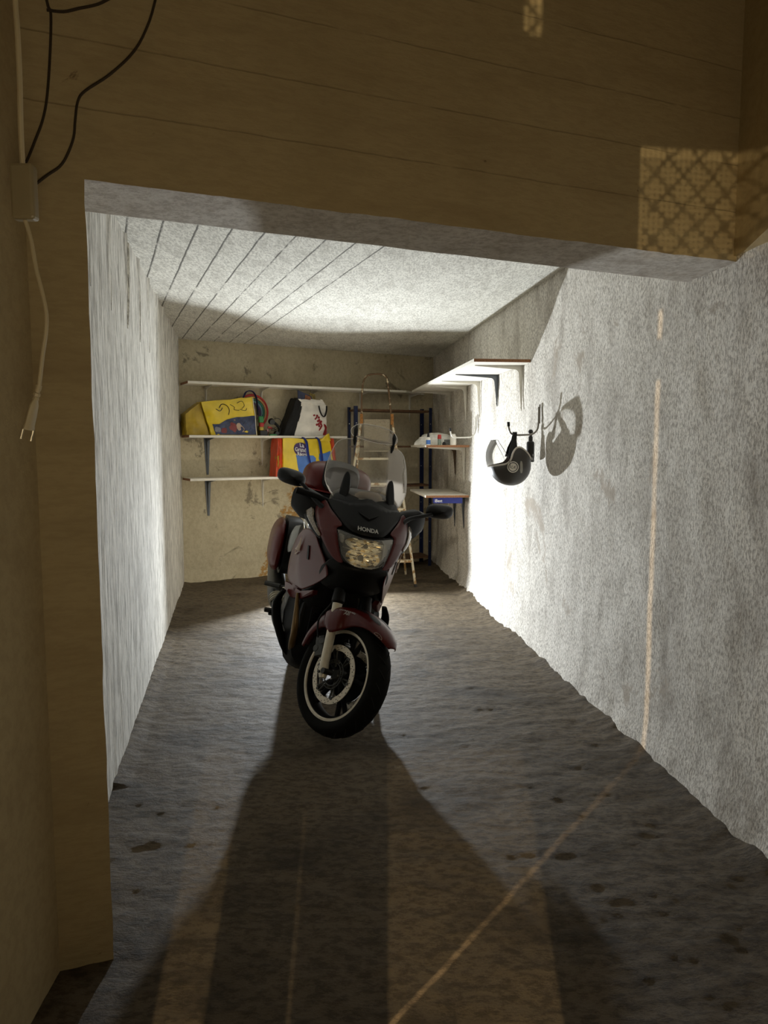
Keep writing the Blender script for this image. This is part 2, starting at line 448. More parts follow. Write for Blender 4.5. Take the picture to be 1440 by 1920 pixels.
# passage: left wall (with a narrow gap further back) and rear partition
bm = bmesh.new()
add_prism(bm, [(-0.900, 1.85), (-1.6, 1.6), (-1.6, 0.90), (-0.862, 0.5172)], -0.02, 3.26)
struct('wall_passage_left', bm, M_pass, smooth=False)
# passage left wall, rear part of it, and an enclosure added around the side lamp
bm = bmesh.new()
add_prism(bm, [(-0.862, 0.5095), (-0.92, 0.36), (-0.90, -1.32), (-0.85, -1.32)], -0.02, 3.26)
add_prism(bm, [(-1.64, 0.9), (-1.74, 0.9), (-1.74, -1.42), (-1.64, -1.42)], -0.02, 3.26)
add_prism(bm, [(-1.74, -1.36), (-0.85, -1.36), (-0.85, -1.32), (-1.74, -1.32)], -0.02, 3.26)
for z0, z1 in ((1.4170, 1.4420), (1.4700, 3.26)):  # blockers added in the gap to break and cap the light stripe
    add_prism(bm, [(-0.868, 0.555), (-0.895, 0.555), (-0.895, 0.43), (-0.868, 0.43)], z0, z1)
struct('wall_passage_side', bm, M_pass, smooth=False)
# plank door with open joints and a wire-mesh window, behind the photographer
HOLES = [(-0.0185, -0.0020, 1.2510, 1.2632), (-0.0985, -0.0765, 0.90, 1.150), (-0.0415, -0.0401, 0.95, 1.13), (0.002, 0.0765, 0.90, 1.150), (0.1192, 0.205, 1.4088, 1.4580), (0.0620, 0.0700, 1.5020, 1.5185)]  # openings shaped for the stripes and mesh pattern; first added to light the headlight
xs = sorted({-0.90, 1.85} | {h[0] for h in HOLES} | {h[1] for h in HOLES}); zs = sorted({0.0, 3.26} | {h[2] for h in HOLES} | {h[3] for h in HOLES})
bm = bmesh.new()
for i in range(len(xs) - 1):
    for j in range(len(zs) - 1):
        cx, cz = (xs[i] + xs[i + 1]) / 2, (zs[j] + zs[j + 1]) / 2
        if any(h[0] < cx < h[1] and h[2] < cz < h[3] for h in HOLES): continue
        add_box(bm, (cx, -1.301, cz), (xs[i + 1] - xs[i], 0.002, zs[j + 1] - zs[j]))
M_dark_wood = mat('dark_wood', (0.12, 0.07, 0.035), 0.8, scale=8, var=0.4)
door = struct('door_1', bm, M_dark_wood, smooth=False)
bm = bmesh.new()
M_wire = mat('galvanised_wire', (0.35, 0.33, 0.30), 0.5, 0.8)
cw, ch = 0.0146, 0.0150
for (hx0, hx1, hz0, hz1) in HOLES[4:]:
    for k in range(-8, 18):
        for sg in (1, -1):
            pts = []
            for i in range(9):
                t = i / 8 * (hz1 - hz0)
                x = hx0 + k * cw + sg * t * cw / ch + 0.0010 * math.sin(t / ch * 2 * math.pi)
                if hx0 - .001 < x < hx1 + .001: pts.append((x, -1.3005 + 0.0004 * sg, hz0 + t))
            if len(pts) > 1: add_tube(bm, pts, 0.00075, 6)
    n = int((hx1 - hx0) / 0.0026)
    for k in range(1, n): add_tube(bm, [(hx0 + k * .0026, -1.2990, hz0), (hx0 + k * .0026, -1.2990, hz1)], 0.00050, 4)
    n = int((hz1 - hz0) / 0.0026)
    for k in range(1, n): add_tube(bm, [(hx0, -1.2985, hz0 + k * .0026), (hx1, -1.2985, hz0 + k * .0026)], 0.00050, 4)
obj('wire_mesh', bm, M_wire, door, smooth=False)
bm = bmesh.new(); add_box(bm, (0.3, -2.9, 1.6), (5.4, 0.06, 3.3)); add_box(bm, (-0.92, -2.1, 1.6), (0.06, 1.55, 3.3)); add_box(bm, (2.0, -2.1, 1.6), (0.06, 1.7, 3.3))
struct('wall_rear', bm, M_pass, smooth=False)

# ================================================================== SHELVES
M_shelf = mat('white_laminate', (0.88, 0.84, 0.74), 0.45, scale=30, var=0.05)
M_chip = mat('chipboard_edge', (0.28, 0.13, 0.06), 0.9, scale=120, var=0.35)
M_wht = mat('white_steel', (0.68, 0.65, 0.57), 0.4, 0.0, scale=20, var=0.06)
M_gry = mat('grey_steel', (0.11, 0.12, 0.13), 0.45, 0.4, scale=20, var=0.1)
M_brz = mat('bronze_steel', (0.10, 0.065, 0.04), 0.45, 0.5, scale=20, var=0.1)
AE = math.atan2(0.495, 0.869)
MB = Matrix.Translation((-2.12, 7.44, 0)) @ Matrix.Rotation(AE, 4, 'Z')       # x along back wall, -y into the room
MRt = Matrix.Translation((0, 0, 0))
def bracket_bm(F, x, z, arm=0.26, leg=0.32, w=0.030):
    """pressed-steel shelf bracket: F maps (along wall, out of wall, up) -> thing frame"""
    bm = bmesh.new(); prof = []
    R_ = 0.035; a0 = 0.028; a1 = 0.006
    outer = [(0.0015, z - leg), (0.0015, z - 0.001), (arm, z - 0.001)]
    inner = [(arm, z - a1)]
    inner.append((a0 + R_, z - a0))
    for k in range(1, 6):
        t = k / 6 * math.pi / 2
        inner.append((a0 + R_ - R_ * math.sin(t), z - a0 - R_ + R_ * math.cos(t)))
    inner += [(a0, z - a0 - R_), (a1, z - leg)]
    P = outer + inner; t = 0.004
    A = [bm.verts.new(F(x - t, d, h)) for d, h in P]; B = [bm.verts.new(F(x + t, d, h)) for d, h in P]
    bm.faces.new(A); bm.faces.new(B[::-1])
    for i in range(len(P)): bm.faces.new((A[i], B[i], B[(i + 1) % len(P)], A[(i + 1) % len(P)]))
    # flanges against the wall and the board
    for (q0, q1, w0, w1) in (((0.0012, z - leg), (0.0012, z - 0.001), w * .35, w), ((0.0012, z - 0.002), (arm, z - 0.002), w, w * .4)):
        hz = 0.0035
        c = [(x - w0 / 2, *q0), (x + w0 / 2, *q0), (x + w1 / 2, *q1), (x - w1 / 2, *q1)]
        vert = q0[0] == q1[0]
        o = (lambda p: (p[0], p[1] + hz, p[2])) if vert else (lambda p: (p[0], p[1], p[2] - hz))
        add_hex(bm, [F(*p) for p in c] + [F(*o(p)) for p in c])
    # screw heads
    for hh in (0.03, leg * 0.5, leg - 0.02):
        add_box(bm, F(x, 0.0065, z - hh), (0.008, 0.008, 0.008))
    return bm
def back_shelf(name, label, zt, s0, s1, depth, brs, th=0.024, cut=None):
    t = thing(name, label, 'shelf', group=None, matrix=MB @ Matrix.Translation(((s0 + s1) / 2, 0, zt)))
    x0, x1 = s0 - (s0 + s1) / 2, s1 - (s0 + s1) / 2
    bm = bmesh.new(); 
    add_prism(bm, [(x0, -depth), (x1 + (cut or 0), -depth), (x1, -0.004), (x0, -0.004)], -th, 0)
    bm.faces.ensure_lookup_table()
    for f in bm.faces:
        if abs(f.normal.x) > 0.5 or f.calc_center_median().x < x0 + 1e-4: f.material_index = 1
    obj('board', bm, [M_shelf, M_chip], t, smooth=False)
    for (s, m, leg) in brs:
        F = lambda a, d, h: V((a, -d, h))
        b = obj('bracket', bracket_bm(F, s - (s0 + s1) / 2, -th, depth * 0.86, leg, 0.065 if m is M_gry else 0.030), m, t, smooth=False)
        if m is M_gry: b['label'] = 'dark grey bracket'
        else: b['label'] = 'white bracket'
    return t
back_shelf('wall_shelf', 'long white shelf board highest on the back wall, empty, above the bags', 2.092, 0.012, 3.02, 0.30,
           [(0.275, M_wht, 0.33), (0.887, M_wht, 0.33), (1.50, M_wht, 0.33), (2.12, M_wht, 0.33), (2.80, M_wht, 0.33)], cut=-0.45)
back_shelf('wall_shelf', 'white mid-height shelf board on the back wall holding the yellow bag lying sideways', 1.552, 0.012, 1.79, 0.30,
           [(0.275, M_gry, 0.39), (0.887, M_wht, 0.30), (1.50, M_wht, 0.30)])
back_shelf('wall_shelf', 'lowest white shelf board on the back wall under the yellow and blue shopping bag', 1.112, 0.012, 1.79, 0.30,
           [(0.275, M_gry, 0.39), (0.887, M_wht, 0.32), (1.50, M_wht, 0.32)])
# right wall frame: x along wall away from camera, y out of the wall into the room
tR = V((-0.11, 1, 0)).normalized(); nR = V((-tR.y, tR.x, 0))
def RW(y, d, z): return V((RX(y), y, z)) + nR * d
def right_shelf(label, y0, y1, depth, zt, brs, th=0.022, arm=0.85):
    p0 = RW(y0, 0, 0)
    t = thing('wall_shelf', label, 'shelf', matrix=Matrix.Translation((p0.x, p0.y, zt)) @ Matrix.Rotation(math.atan2(tR.y, tR.x), 4, 'Z'))
    Ln = (y1 - y0) / tR.y; bm = bmesh.new()
    add_prism(bm, [(0, 0.012), (Ln, 0.012), (Ln, depth), (0, depth)], -th, 0)
    bm.faces.ensure_lookup_table()
    for f in bm.faces:
        if f.calc_center_median().x < 1e-4: f.material_index = 1
    obj('board', bm, [M_shelf, M_chip], t, smooth=False)
    for (y, m, leg) in brs:
        F = lambda a, d, h: V((a, d + 0.008, h))
        b = obj('bracket', bracket_bm(F, (y - y0) / tR.y, -th, depth * arm, leg, 0.042 if m is M_gry else 0.034), m, t, smooth=False)
        b['label'] = 'dark grey bracket' if m is not M_wht else 'white bracket'
    return t
right_shelf('long empty white shelf board high on the right wall, near end above the helmet', 5.10, 8.02, 0.42, 2.055,
            [(5.30, M_wht, 0.33), (5.97, M_gry, 0.26), (6.57, M_wht, 0.33), (7.13, M_wht, 0.33), (7.90, M_wht, 0.33)])
right_shelf('short shelf board on the right wall carrying the plastic bag and small bottles', 6.95, 7.95, 0.44, 1.452,
            [(7.17, M_wht, 0.36), (7.60, M_brz, 0.29), (7.88, M_wht, 0.33)])
right_shelf('short shelf board on the right wall with the blue box slung under it, lowest there', 6.95, 7.99, 0.44, 0.962,
            [(7.17, M_gry, 0.33), (7.60, M_gry, 0.36), (7.88, M_wht, 0.33)])

# blue box under the lowest right shelf
t = thing('flat_box', 'flat dark blue box with white lettering under the low right shelf', 'box', (0.63, 6.97, 0.88))
bm = bmesh.new(); add_box(bm, (0, 0.09, 0.0285), (0.285, 0.17, 0.057))
obj('carton', bm, mat('blue_card', (0.015, 0.025, 0.20), 0.45, var=0.1), t, smooth=False, bevel=0.002)
bm = text_bm('iBest', 0.042, 0.0006, lambda x, y, z: (x * 0.9 - 0.093, 0.0045 - z, y + 0.024), bold=0.0006)
obj('lettering', bm, mat('white_ink', (0.75, 0.75, 0.75), 0.5), t, smooth=False)

# ------------------------------------------------------------------ metal rack against the back wall
M_blue = mat('blue_enamel_steel', (0.012, 0.022, 0.075), 0.35, 0.3, scale=15, var=0.2)
M_wood = mat('brown_shelf_board', (0.13, 0.065, 0.03), 0.8, scale=30, var=0.3)
NR = V((0.55, 8.48, 0)); wdir = V((-0.888, -0.459, 0)); ddir = V((-0.30, 0.954, 0)).normalized()
RAW, RAD = 0.97, 0.31
t = thing('storage_rack', 'blue steel storage rack with brown boards against the back wall behind the ladder', 'rack', NR)
ang = math.atan2(wdir.y, wdir.x)
for a, d in ((0, 0), (RAW, 0), (0, RAD), (RAW, RAD)):
    c = NR + wdir * a + ddir * d; bm = bmesh.new(); sx = 1 if a == 0 else -1; sy = 1 if d == 0 else -1
    rt = Matrix.Rotation(ang, 3, 'Z')
    add_box(bm, c + wdir * (sx * 0.0) + V((0, 0, 0.945)), (0.038, 0.003, 1.89), rt)
    add_box(bm, c + wdir * (-sx * 0.019) + ddir * (sy * 0.018) + V((0, 0, 0.945)), (0.003, 0.036, 1.89), rt)
    p = obj('post', bm, M_blue, t, world=True, smooth=False)
    for zz in (0.3, 0.75, 1.2, 1.7):
        bm = bmesh.new(); q = c - ddir * 0.002; add_tube(bm, [q + V((0, 0, zz)), q + V((0, 0, zz)) - ddir * 0.004], 0.005, 8)
        obj('bolt', bm, mat('steel_bolt', (0.6, 0.6, 0.58), 0.3, 0.9), p, world=True, smooth=False)
for z in (1.86, 1.445, 0.985, 0.57, 0.12):
    bm = bmesh.new()
    c0 = NR + wdir * 0.0 + ddir * 0.01; pts = [c0, c0 + wdir * RAW, c0 + wdir * RAW + ddir * (RAD - .02), c0 + ddir * (RAD - .02)]
    add_prism(bm, [(p.x, p.y) for p in pts], z - 0.022, z)
    obj('rack_board', bm, M_wood, t, world=True, smooth=False)

# ------------------------------------------------------------------ step ladder, paint-spattered
def ladder_mat(nm, c1, c2, thr):
    m, nt, b = new_mat(nm); N = nt.nodes
    tc = N.new('ShaderNodeTexCoord'); n = N.new('ShaderNodeTexNoise'); n.inputs['Scale'].default_value = 22; n.inputs['Detail'].default_value = 5
    nt.links.new(tc.outputs['Object'], n.inputs['Vector']); r = N.new('ShaderNodeValToRGB')
    r.color_ramp.elements[0].position = thr; r.color_ramp.elements[1].position = thr + 0.05
    r.color_ramp.elements[0].color = (*c1, 1); r.color_ramp.elements[1].color = (*c2, 1)
    nt.links.new(n.outputs['Fac'], r.inputs['Fac']); nt.links.new(r.outputs['Color'], b.inputs['Base Color']); b.inputs['Roughness'].default_value = 0.55
    MATS[nm] = m; return m
M_lad = ladder_mat('spattered_tube', (0.12, 0.065, 0.025), (0.60, 0.50, 0.32), 0.57)
M_lad2 = ladder_mat('spattered_light_tube', (0.30, 0.17, 0.06), (0.62, 0.54, 0.38), 0.45)
t = thing('step_ladder', 'paint-spattered metal step ladder standing open behind the motorcycle', 'ladder', (-0.05, 7.5, 0))
FL, FR = V((-0.50, 7.17, 0.0)), V((0.325, 7.21, 0.0)); HL, HR = V((-0.235, 7.47, 1.72)), V((0.085, 7.49, 1.72))
bm = bmesh.new()
add_tube(bm, [HL - V((0, 0, .05)), V((-0.235, 7.48, 1.86)), V((-0.225, 7.49, 2.05)), V((-0.20, 7.50, 2.145)), V((-0.14, 7.50, 2.185)), V((-0.02, 7.50, 2.185)),
              V((0.03, 7.50, 2.145)), V((0.045, 7.50, 2.05)), V((0.065, 7.49, 1.86)), HR - V((0, 0, .05))], 0.0105, 10, smooth=4)
obj('top_hoop', bm, M_lad, t, world=True)
for nm, a, b_ in (('front_rail', FL, HL), ('front_rail', FR, HR)):
    bm = bmesh.new(); add_tube(bm, [a + V((0, 0, .012)), b_], 0.0135, 10); obj(nm, bm, M_lad2, t, world=True)
    bm = bmesh.new(); add_tube(bm, [a, a + (b_ - a) * 0.015], 0.017, 10); obj('rubber_foot', bm, mat('rubber', (0.02, 0.018, 0.015), 0.8), t, world=True)
RLf, RRf = V((-0.42, 7.93, 0)), V((0.245, 7.92, 0))
for a, b_ in ((RLf, HL), (RRf, HR)):
    bm = bmesh.new(); add_tube(bm, [a, b_ + V((0, 0.03, -0.02))], 0.012, 10); obj('rear_leg', bm, M_lad2, t, world=True)
for z in (0.26, 0.52, 0.79, 1.05, 1.31):
    k = z / 1.72; a, b_ = FL.lerp(HL, k), FR.lerp(HR, k); bm = bmesh.new()
    mid = (a + b_) / 2; L_ = (b_ - a).length; add_box(bm, mid + V((0, 0.02, 0)), (L_, 0.075, 0.022)); obj('step', bm, M_lad2, t, world=True, smooth=False)
for z in (0.30, 1.0):
    k = z / 1.7; bm = bmesh.new(); add_tube(bm, [RLf.lerp(HL, k), RRf.lerp(HR, k)], 0.009, 8); obj('rear_brace', bm, M_lad2, t, world=True)
bm = bmesh.new(); add_box(bm, (-0.075, 7.475, 1.555), (0.27, 0.016, 0.33)); add_box(bm, (-0.075, 7.44, 1.39), (0.27, 0.08, 0.014))
obj('top_plate', bm, plaster('worn_grey_board', (0.34, 0.29, 0.20), (0.16, 0.12, 0.08), 60, 14, (1, 1, 1), 0.5, 0.6, 0.2, 0.002), t, world=True, smooth=False)['label'] = 'worn grey top plate'
for h in (HL, HR):
    bm = bmesh.new(); add_box(bm, h, (0.030, 0.05, 0.11)); obj('hinge', bm, mat('rusty_hinge', (0.33, 0.14, 0.03), 0.7, 0.3, scale=50, var=0.4), t, world=True, smooth=False)

# ------------------------------------------------------------------ work lamp (hidden behind the motorcycle), its V-shaped shade keeps the rear dark
t = thing('work_lamp', 'black work lamp on a tripod behind the rear of the motorcycle', 'lamp', (LAMP.x, LAMP.y, 0))
M_blk = mat('black_plastic', (0.010, 0.010, 0.009), 0.42, scale=40, var=0.15)
dL = (V((-1.66, 5.32, 0)) - V((LAMP.x, LAMP.y, 0))).normalized(); dR = (V((0.83, 6.92, 0)) - V((LAMP.x, LAMP.y, 0))).normalized()
mid = -(dL + dR).normalized(); ap = V((LAMP.x, LAMP.y, 0)) + mid * 0.030
bm = bmesh.new()
for d, s in ((dL, 1), (dR, -1)):
    a = ap + mid * 0.0; b_ = V((LAMP.x, LAMP.y, 0)) + d * 0.10
    n = V((-d.y, d.x, 0)) * (0.004); n = n if n.dot(mid) > 0 else -n
    P = [a, b_, b_ + n, a + n]
    add_prism(bm, [(p.x, p.y) for p in (P if s > 0 else P[::-1])], LAMP.z - 0.14, LAMP.z + 0.20)
obj('shade', bm, M_blk, t, world=True, smooth=False)
bm = bmesh.new(); add_tube(bm, [ap + mid * .012 + V((0, 0, 0.18)), ap + mid * .012 + V((0, 0, LAMP.z - .10))], 0.011, 10); obj('pole', bm, M_blk, t, world=True)
for k in range(3):
    a = math.radians(90 + 120 * k); bm = bmesh.new(); c = ap + mid * .012
    add_tube(bm, [c + V((0, 0, 0.30)), c + V((0.22 * math.cos(a), 0.22 * math.sin(a), 0.008))], 0.007, 8); obj('leg', bm, M_blk, t, world=True)
bm = bmesh.new(); add_lathe(bm, [(0.0, -0.07), (0.010, -0.066), (0.013, -0.05), (0.013, -0.03), (0.006, -0.024), (0, -0.024)], 14, Matrix.Translation(LAMP))
obj('bulb', bm, mat('bulb_glass', (0.95, 0.97, 1.0), 0.3, emit=12), t, world=True)
# ================================================================== ITEMS ON THE SHELVES
def cloth(name, bm, m, parent, **kw): return obj(name, bm, m, parent, **kw)
M_yel = mat('yellow_woven_plastic', (0.80, 0.58, 0.02), 0.35, coat=0.2, scale=9, var=0.12, bump=0.3)
M_yel2 = mat('dull_yellow_plastic', (0.46, 0.31, 0.02), 0.4, scale=9, var=0.2, bump=0.3)
M_navy = mat('navy_print', (0.025, 0.035, 0.09), 0.4, scale=30, var=0.5)
M_white = mat('off_white_cloth', (0.84, 0.80, 0.72), 0.6, scale=14, var=0.1, bump=0.3)
M_cblk = mat('black_cloth', (0.008, 0.008, 0.008), 0.8, scale=30, var=0.3)
M_red = mat('red_plastic', (0.42, 0.02, 0.015), 0.4, scale=20, var=0.15)
M_blu = mat('blue_strap', (0.012, 0.03, 0.22), 0.6, scale=30, var=0.15)
M_lblu = mat('light_blue_print', (0.07, 0.19, 0.55), 0.45, scale=12, var=0.12)
M_org = mat('orange_red_plastic', (0.66, 0.08, 0.025), 0.4, scale=9, var=0.15)
M_grn = mat('green_plastic', (0.02, 0.22, 0.05), 0.4); M_pnk = mat('pink_plastic', (0.6, 0.3, 0.3), 0.5)
M_prp = mat('purple_print', (0.045, 0.015, 0.10), 0.45)
M_sil = mat('grey_print', (0.22, 0.22, 0.25), 0.5)
def BM(s, z): return MB @ Matrix.Translation((s, 0, z))       # frame on the back wall: x along, y into wall, z up
def warp_quadbox(front, depth0, depth1, n=10, wob=0.006, seed=0, puff=0.02):
    """soft box whose front outline is the quad `front` [(x,z)x4 from lower left ccw]; y runs from -depth1 (front) to -depth0 (rear)"""
    bm = bmesh.new(); A, B, C, D = [V((p[0], 0, p[1])) for p in front]
    def P(u, v, w):
        p = (A.lerp(B, u)).lerp(D.lerp(C, u), v)
        e = 16 * u * (1 - u) * v * (1 - v)
        y = -depth0 + (depth0 - depth1) * w
        wv = wob * fb(u * 3 + seed, v * 3, w * 3 + seed)
        if w == 1: y -= puff * e * 0.5
        return p + V((wv + 0.004 * fb(u * 9, v * 9, w + seed), y + wv * (1.5 if w > 0 else 0), wv * (1 if v > 0.1 else 0)))
    def face(fn):
        G = [[bm.verts.new(fn(i / n, j / n)) for i in range(n + 1)] for j in range(n + 1)]
        for j in range(n):
            for i in range(n): bm.faces.new((G[j][i], G[j][i + 1], G[j + 1][i + 1], G[j + 1][i]))
    face(lambda a, b: P(a, b, 1)); face(lambda a, b: P(a, b, 0)); face(lambda a, b: P(0, a, b)); face(lambda a, b: P(1, a, b))
    face(lambda a, b: P(a, 0, b)); face(lambda a, b: P(a, 1, b))
    bmesh.ops.remove_doubles(bm, verts=bm.verts[:], dist=1e-5)
    return bm, P
# --- yellow shopping bag lying on its side
Z0 = 1.552
t = thing('shopping_bag', 'yellow shopping bag with dark blue printed panel lying on its side on the shelf', 'bag', matrix=BM(0.40, Z0), group=None)
fr = [(-0.155, 0.003), (0.335, 0.003), (0.300, 0.405), (-0.250, 0.335)]
bm, P = warp_quadbox(fr, 0.080, 0.275, 14, 0.012, 3, 0.03)
obj('bag_body', bm, M_yel, t)
def on_front(P, u, v, off=0.0035):
    p = P(u, v, 1); return p + V((0, -off, 0))
def patch(P, poly, cuts=4, off=0.0035, rnd=1):
    return panel_bm(poly, lambda a, b: on_front(P, a, b, off), cuts, rnd)
obj('printed_panel', patch(P, [(0.10, 0.01), (0.985, 0.01), (0.985, 0.50), (0.60, 0.50), (0.40, 0.44), (0.22, 0.33), (0.08, 0.33)], 4, 0.0035, 0), M_navy, t)['label'] = 'dark blue panel'
bm = bmesh.new()
for (u0, v0, u1, v1, w) in ((0.62, 0.36, 0.70, 0.26, .012), (0.70, 0.26, 0.78, 0.40, .012), (0.78, 0.40, 0.86, 0.22, .012), (0.86, 0.22, 0.93, 0.38, .012), (0.80, 0.06, 0.88, 0.20, .012), (0.88, 0.20, 0.94, 0.05, .012)):
    a, b_ = on_front(P, u0, v0, .005), on_front(P, u1, v1, .005); add_tube(bm, [a, b_], 0.0035, 4, flat=0.4)
obj('zigzag_print', bm, mat('sky_print', (0.12, 0.22, 0.38), 0.5), t)
bm = patch(P, [(0.42, 0.08), (0.54, 0.06), (0.58, 0.30), (0.46, 0.38), (0.40, 0.24)], 3, 0.005); merge(bm, patch(P, [(0.22, 0.07), (0.34, 0.05), (0.36, 0.20), (0.26, 0.22)], 3, .005))
obj('red_print', bm, mat('dull_red_print', (0.20, 0.03, 0.03), 0.5), t)
bm = patch(P, [(0.56, 0.14), (0.70, 0.06), (0.74, 0.20), (0.64, 0.34), (0.57, 0.32)], 3, 0.0065)
obj('pale_print', bm, mat('pale_print', (0.50, 0.36, 0.26), 0.5), t)
bm = patch(P, [(0.10, 0.10), (0.22, 0.08), (0.24, 0.24), (0.12, 0.26)], 3, .0055)
obj('grey_print', bm, M_sil, t)
bm = bmesh.new()       # loose dark scribbled ornament on the upper half
for k, path in enumerate([[(0.30, 0.80), (0.36, 0.88), (0.45, 0.84), (0.48, 0.70), (0.44, 0.56)], [(0.24, 0.78), (0.30, 0.70), (0.36, 0.78)], [(0.52, 0.86), (0.60, 0.78), (0.58, 0.70), (0.68, 0.68)], [(0.66, 0.88), (0.76, 0.92), (0.80, 0.80), (0.74, 0.72)], [(0.70, 0.70), (0.80, 0.66), (0.84, 0.72)]]):
    add_tube(bm, [on_front(P, u, v, .003) for u, v in path], 0.007 if k < 2 else 0.005, 5, smooth=4, flat=0.5)
obj('ornament_print', bm, mat('dark_ink', (0.02, 0.018, 0.03), 0.5), t)
bm = bmesh.new(); add_tube(bm, [on_front(P, 0.985, v, .004) for v in (0.0, 0.25, 0.5, 0.75, 0.98)], 0.010, 6, smooth=3, flat=0.4)
obj('white_trim', bm, M_white, t)
bm = bmesh.new()
for off in (0, 0.02):
    add_tube(bm, [V((0.20, -0.26 + off, 0.395)), V((0.23, -0.27 + off, 0.455)), V((0.29, -0.27 + off, 0.465)), V((0.335, -0.26 + off, 0.42)), V((0.355, -0.25 + off, 0.33)), V((0.362, -0.24 + off, 0.22))], 0.014, 8, smooth=4, flat=0.35)
obj('handle', bm, mat('dark_blue_strap', (0.006, 0.012, 0.08), 0.6), t)
bm, P2 = warp_quadbox([(-0.400, 0.003), (-0.165, 0.003), (-0.255, 0.33), (-0.402, 0.215)], 0.035, 0.24, 8, 0.012, 8)
obj('folded_base', bm, M_yel2, t)
# --- white and black bag with rolled rim
t = thing('tote_bag', 'white and black tote bag with red berry print standing on the shelf', 'bag', matrix=BM(1.30, Z0))
bm, P = warp_quadbox([(-0.13, 0.003), (0.262, 0.003), (0.256, 0.34), (-0.022, 0.35)], 0.05, 0.25, 12, 0.012, 5, 0.04)
obj('bag_body', bm, M_white, t)
bm, P2 = warp_quadbox([(-0.268, 0.003), (-0.120, 0.003), (-0.018, 0.35), (-0.092, 0.415)], 0.055, 0.245, 10, 0.012, 6, 0.03)
obj('side_gusset', bm, M_cblk, t)['label'] = 'black side'
bm, P3 = warp_quadbox([(-0.050, 0.325), (0.264, 0.325), (0.205, 0.412), (-0.080, 0.416)], 0.07, 0.245, 10, 0.010, 9, 0.02)
bm.normal_update(); bmesh.ops.delete(bm, geom=[f for f in bm.faces if f.calc_center_median().z > 0.400], context='FACES')
obj('rolled_rim', bm, M_white, t)
bm = bmesh.new()
random.seed(3)
for (u, v) in ((0.50, 0.66), (0.60, 0.56), (0.62, 0.64), (0.68, 0.58), (0.70, 0.50), (0.66, 0.46), (0.74, 0.44), (0.70, 0.38), (0.78, 0.46), (0.64, 0.36), (0.72, 0.32), (0.78, 0.38), (0.55, 0.52)):
    c = on_front(P, u, v, .001); add_lathe(bm, [(0.0, 0.004), (0.009, 0.003), (0.0135, 0.0)], 12, Matrix.Translation(c) @ Matrix.Rotation(math.pi / 2, 4, 'X'))
obj('berry_print', bm, mat('berry_red', (0.28, 0.008, 0.012), 0.5), t)
bm = patch(P, [(0.84, 0.02), (0.99, 0.02), (0.99, 0.36), (0.88, 0.42), (0.93, 0.22)], 3, 0.004, 1); merge(bm, patch(P, [(0.70, 0.16), (0.76, 0.16), (0.84, 0.34), (0.80, 0.38)], 2, 0.004, 1))
obj('red_swirl_print', bm, mat('berry_red', (0.28, 0.008, 0.012), 0.5), t)
bm = bmesh.new()
add_tube(bm, [on_front(P, 0.66, 0.97, .012), on_front(P, 0.72, 0.80, .014), on_front(P, 0.80, 0.64, .016), on_front(P, 0.90, 0.64, .016), on_front(P, 0.97, 0.80, .014), on_front(P, 1.0, 0.98, .012)], 0.014, 8, smooth=4, flat=0.4)
obj('handle', bm, M_cblk, t)['label'] = 'black handle'
# magazines in it: a thing of its own
t = thing('magazine', 'dark blue magazine poking out of the white tote bag', 'magazine', matrix=BM(1.295, 1.955))
bm = bmesh.new(); add_hex(bm, [(-0.055, -0.20, -0.02), (0.125, -0.20, -0.02), (0.125, -0.188, -0.02), (-0.055, -0.188, -0.02), (-0.058, -0.20, 0.098), (0.105, -0.20, 0.035), (0.105, -0.188, 0.035), (-0.058, -0.188, 0.098)])
obj('cover', bm, M_navy, t, smooth=False)
bm = bmesh.new(); add_hex(bm, [(0.02, -0.205, -0.01), (0.11, -0.205, -0.01), (0.11, -0.2012, -0.01), (0.02, -0.2012, -0.01), (0.03, -0.205, 0.05), (0.09, -0.205, 0.03), (0.09, -0.2012, 0.03), (0.03, -0.2012, 0.05)])
obj('cover_picture', bm, mat('warm_picture', (0.30, 0.10, 0.03), 0.5, scale=60, var=0.6), t, smooth=False)
t = thing('folder', 'yellowish folder poking out of the white tote bag behind the magazine', 'folder', matrix=BM(1.42, 1.94))
bm = bmesh.new(); add_hex(bm, [(-0.05, -0.165, 0), (0.045, -0.165, 0), (0.045, -0.15, 0), (-0.05, -0.15, 0), (-0.02, -0.165, 0.09), (0.040, -0.165, 0.075), (0.040, -0.15, 0.075), (-0.02, -0.15, 0.09)])
obj('cover', bm, mat('mustard_card', (0.30, 0.22, 0.05), 0.6, scale=40, var=0.4), t, smooth=False)
# --- toy-shop bag on the lowest shelf
t = thing('shopping_bag', 'yellow, blue and red shopping bag with white words, on the lowest back shelf', 'bag', matrix=MB @ Matrix.Translation((1.295, -0.075, 1.112)))
bm, P = warp_quadbox([(-0.285, 0.003), (0.335, 0.003), (0.262, 0.405), (-0.290, 0.412)], 0.03, 0.25, 16, 0.012, 12, 0.03)
obj('bag_body', bm, M_yel, t)
for (q, sd, lb) in (([(-0.372, 0.003), (-0.290, 0.003), (-0.292, 0.410), (-0.335, 0.412)], 13, 'left'), ([(0.338, 0.003), (0.368, 0.003), (0.322, 0.412), (0.264, 0.412)], 14, 'right')):
    bm, P2 = warp_quadbox(q, 0.04, 0.235, 8, 0.014, sd, 0.02)
    obj('side_gusset', bm, M_org, t)['label'] = 'red side'
bm, P2 = warp_quadbox([(-0.345, 0.10), (-0.315, 0.10), (-0.318, 0.24), (-0.350, 0.22)], 0.10, 0.243, 6, 0.006, 15, 0.01)
obj('yellow_spot', bm, M_yel2, t)
bm, P2 = warp_quadbox([(0.14, 0.385), (0.275, 0.385), (0.255, 0.468), (0.225, 0.455)], 0.236, 0.256, 6, 0.003, 16, 0.01)
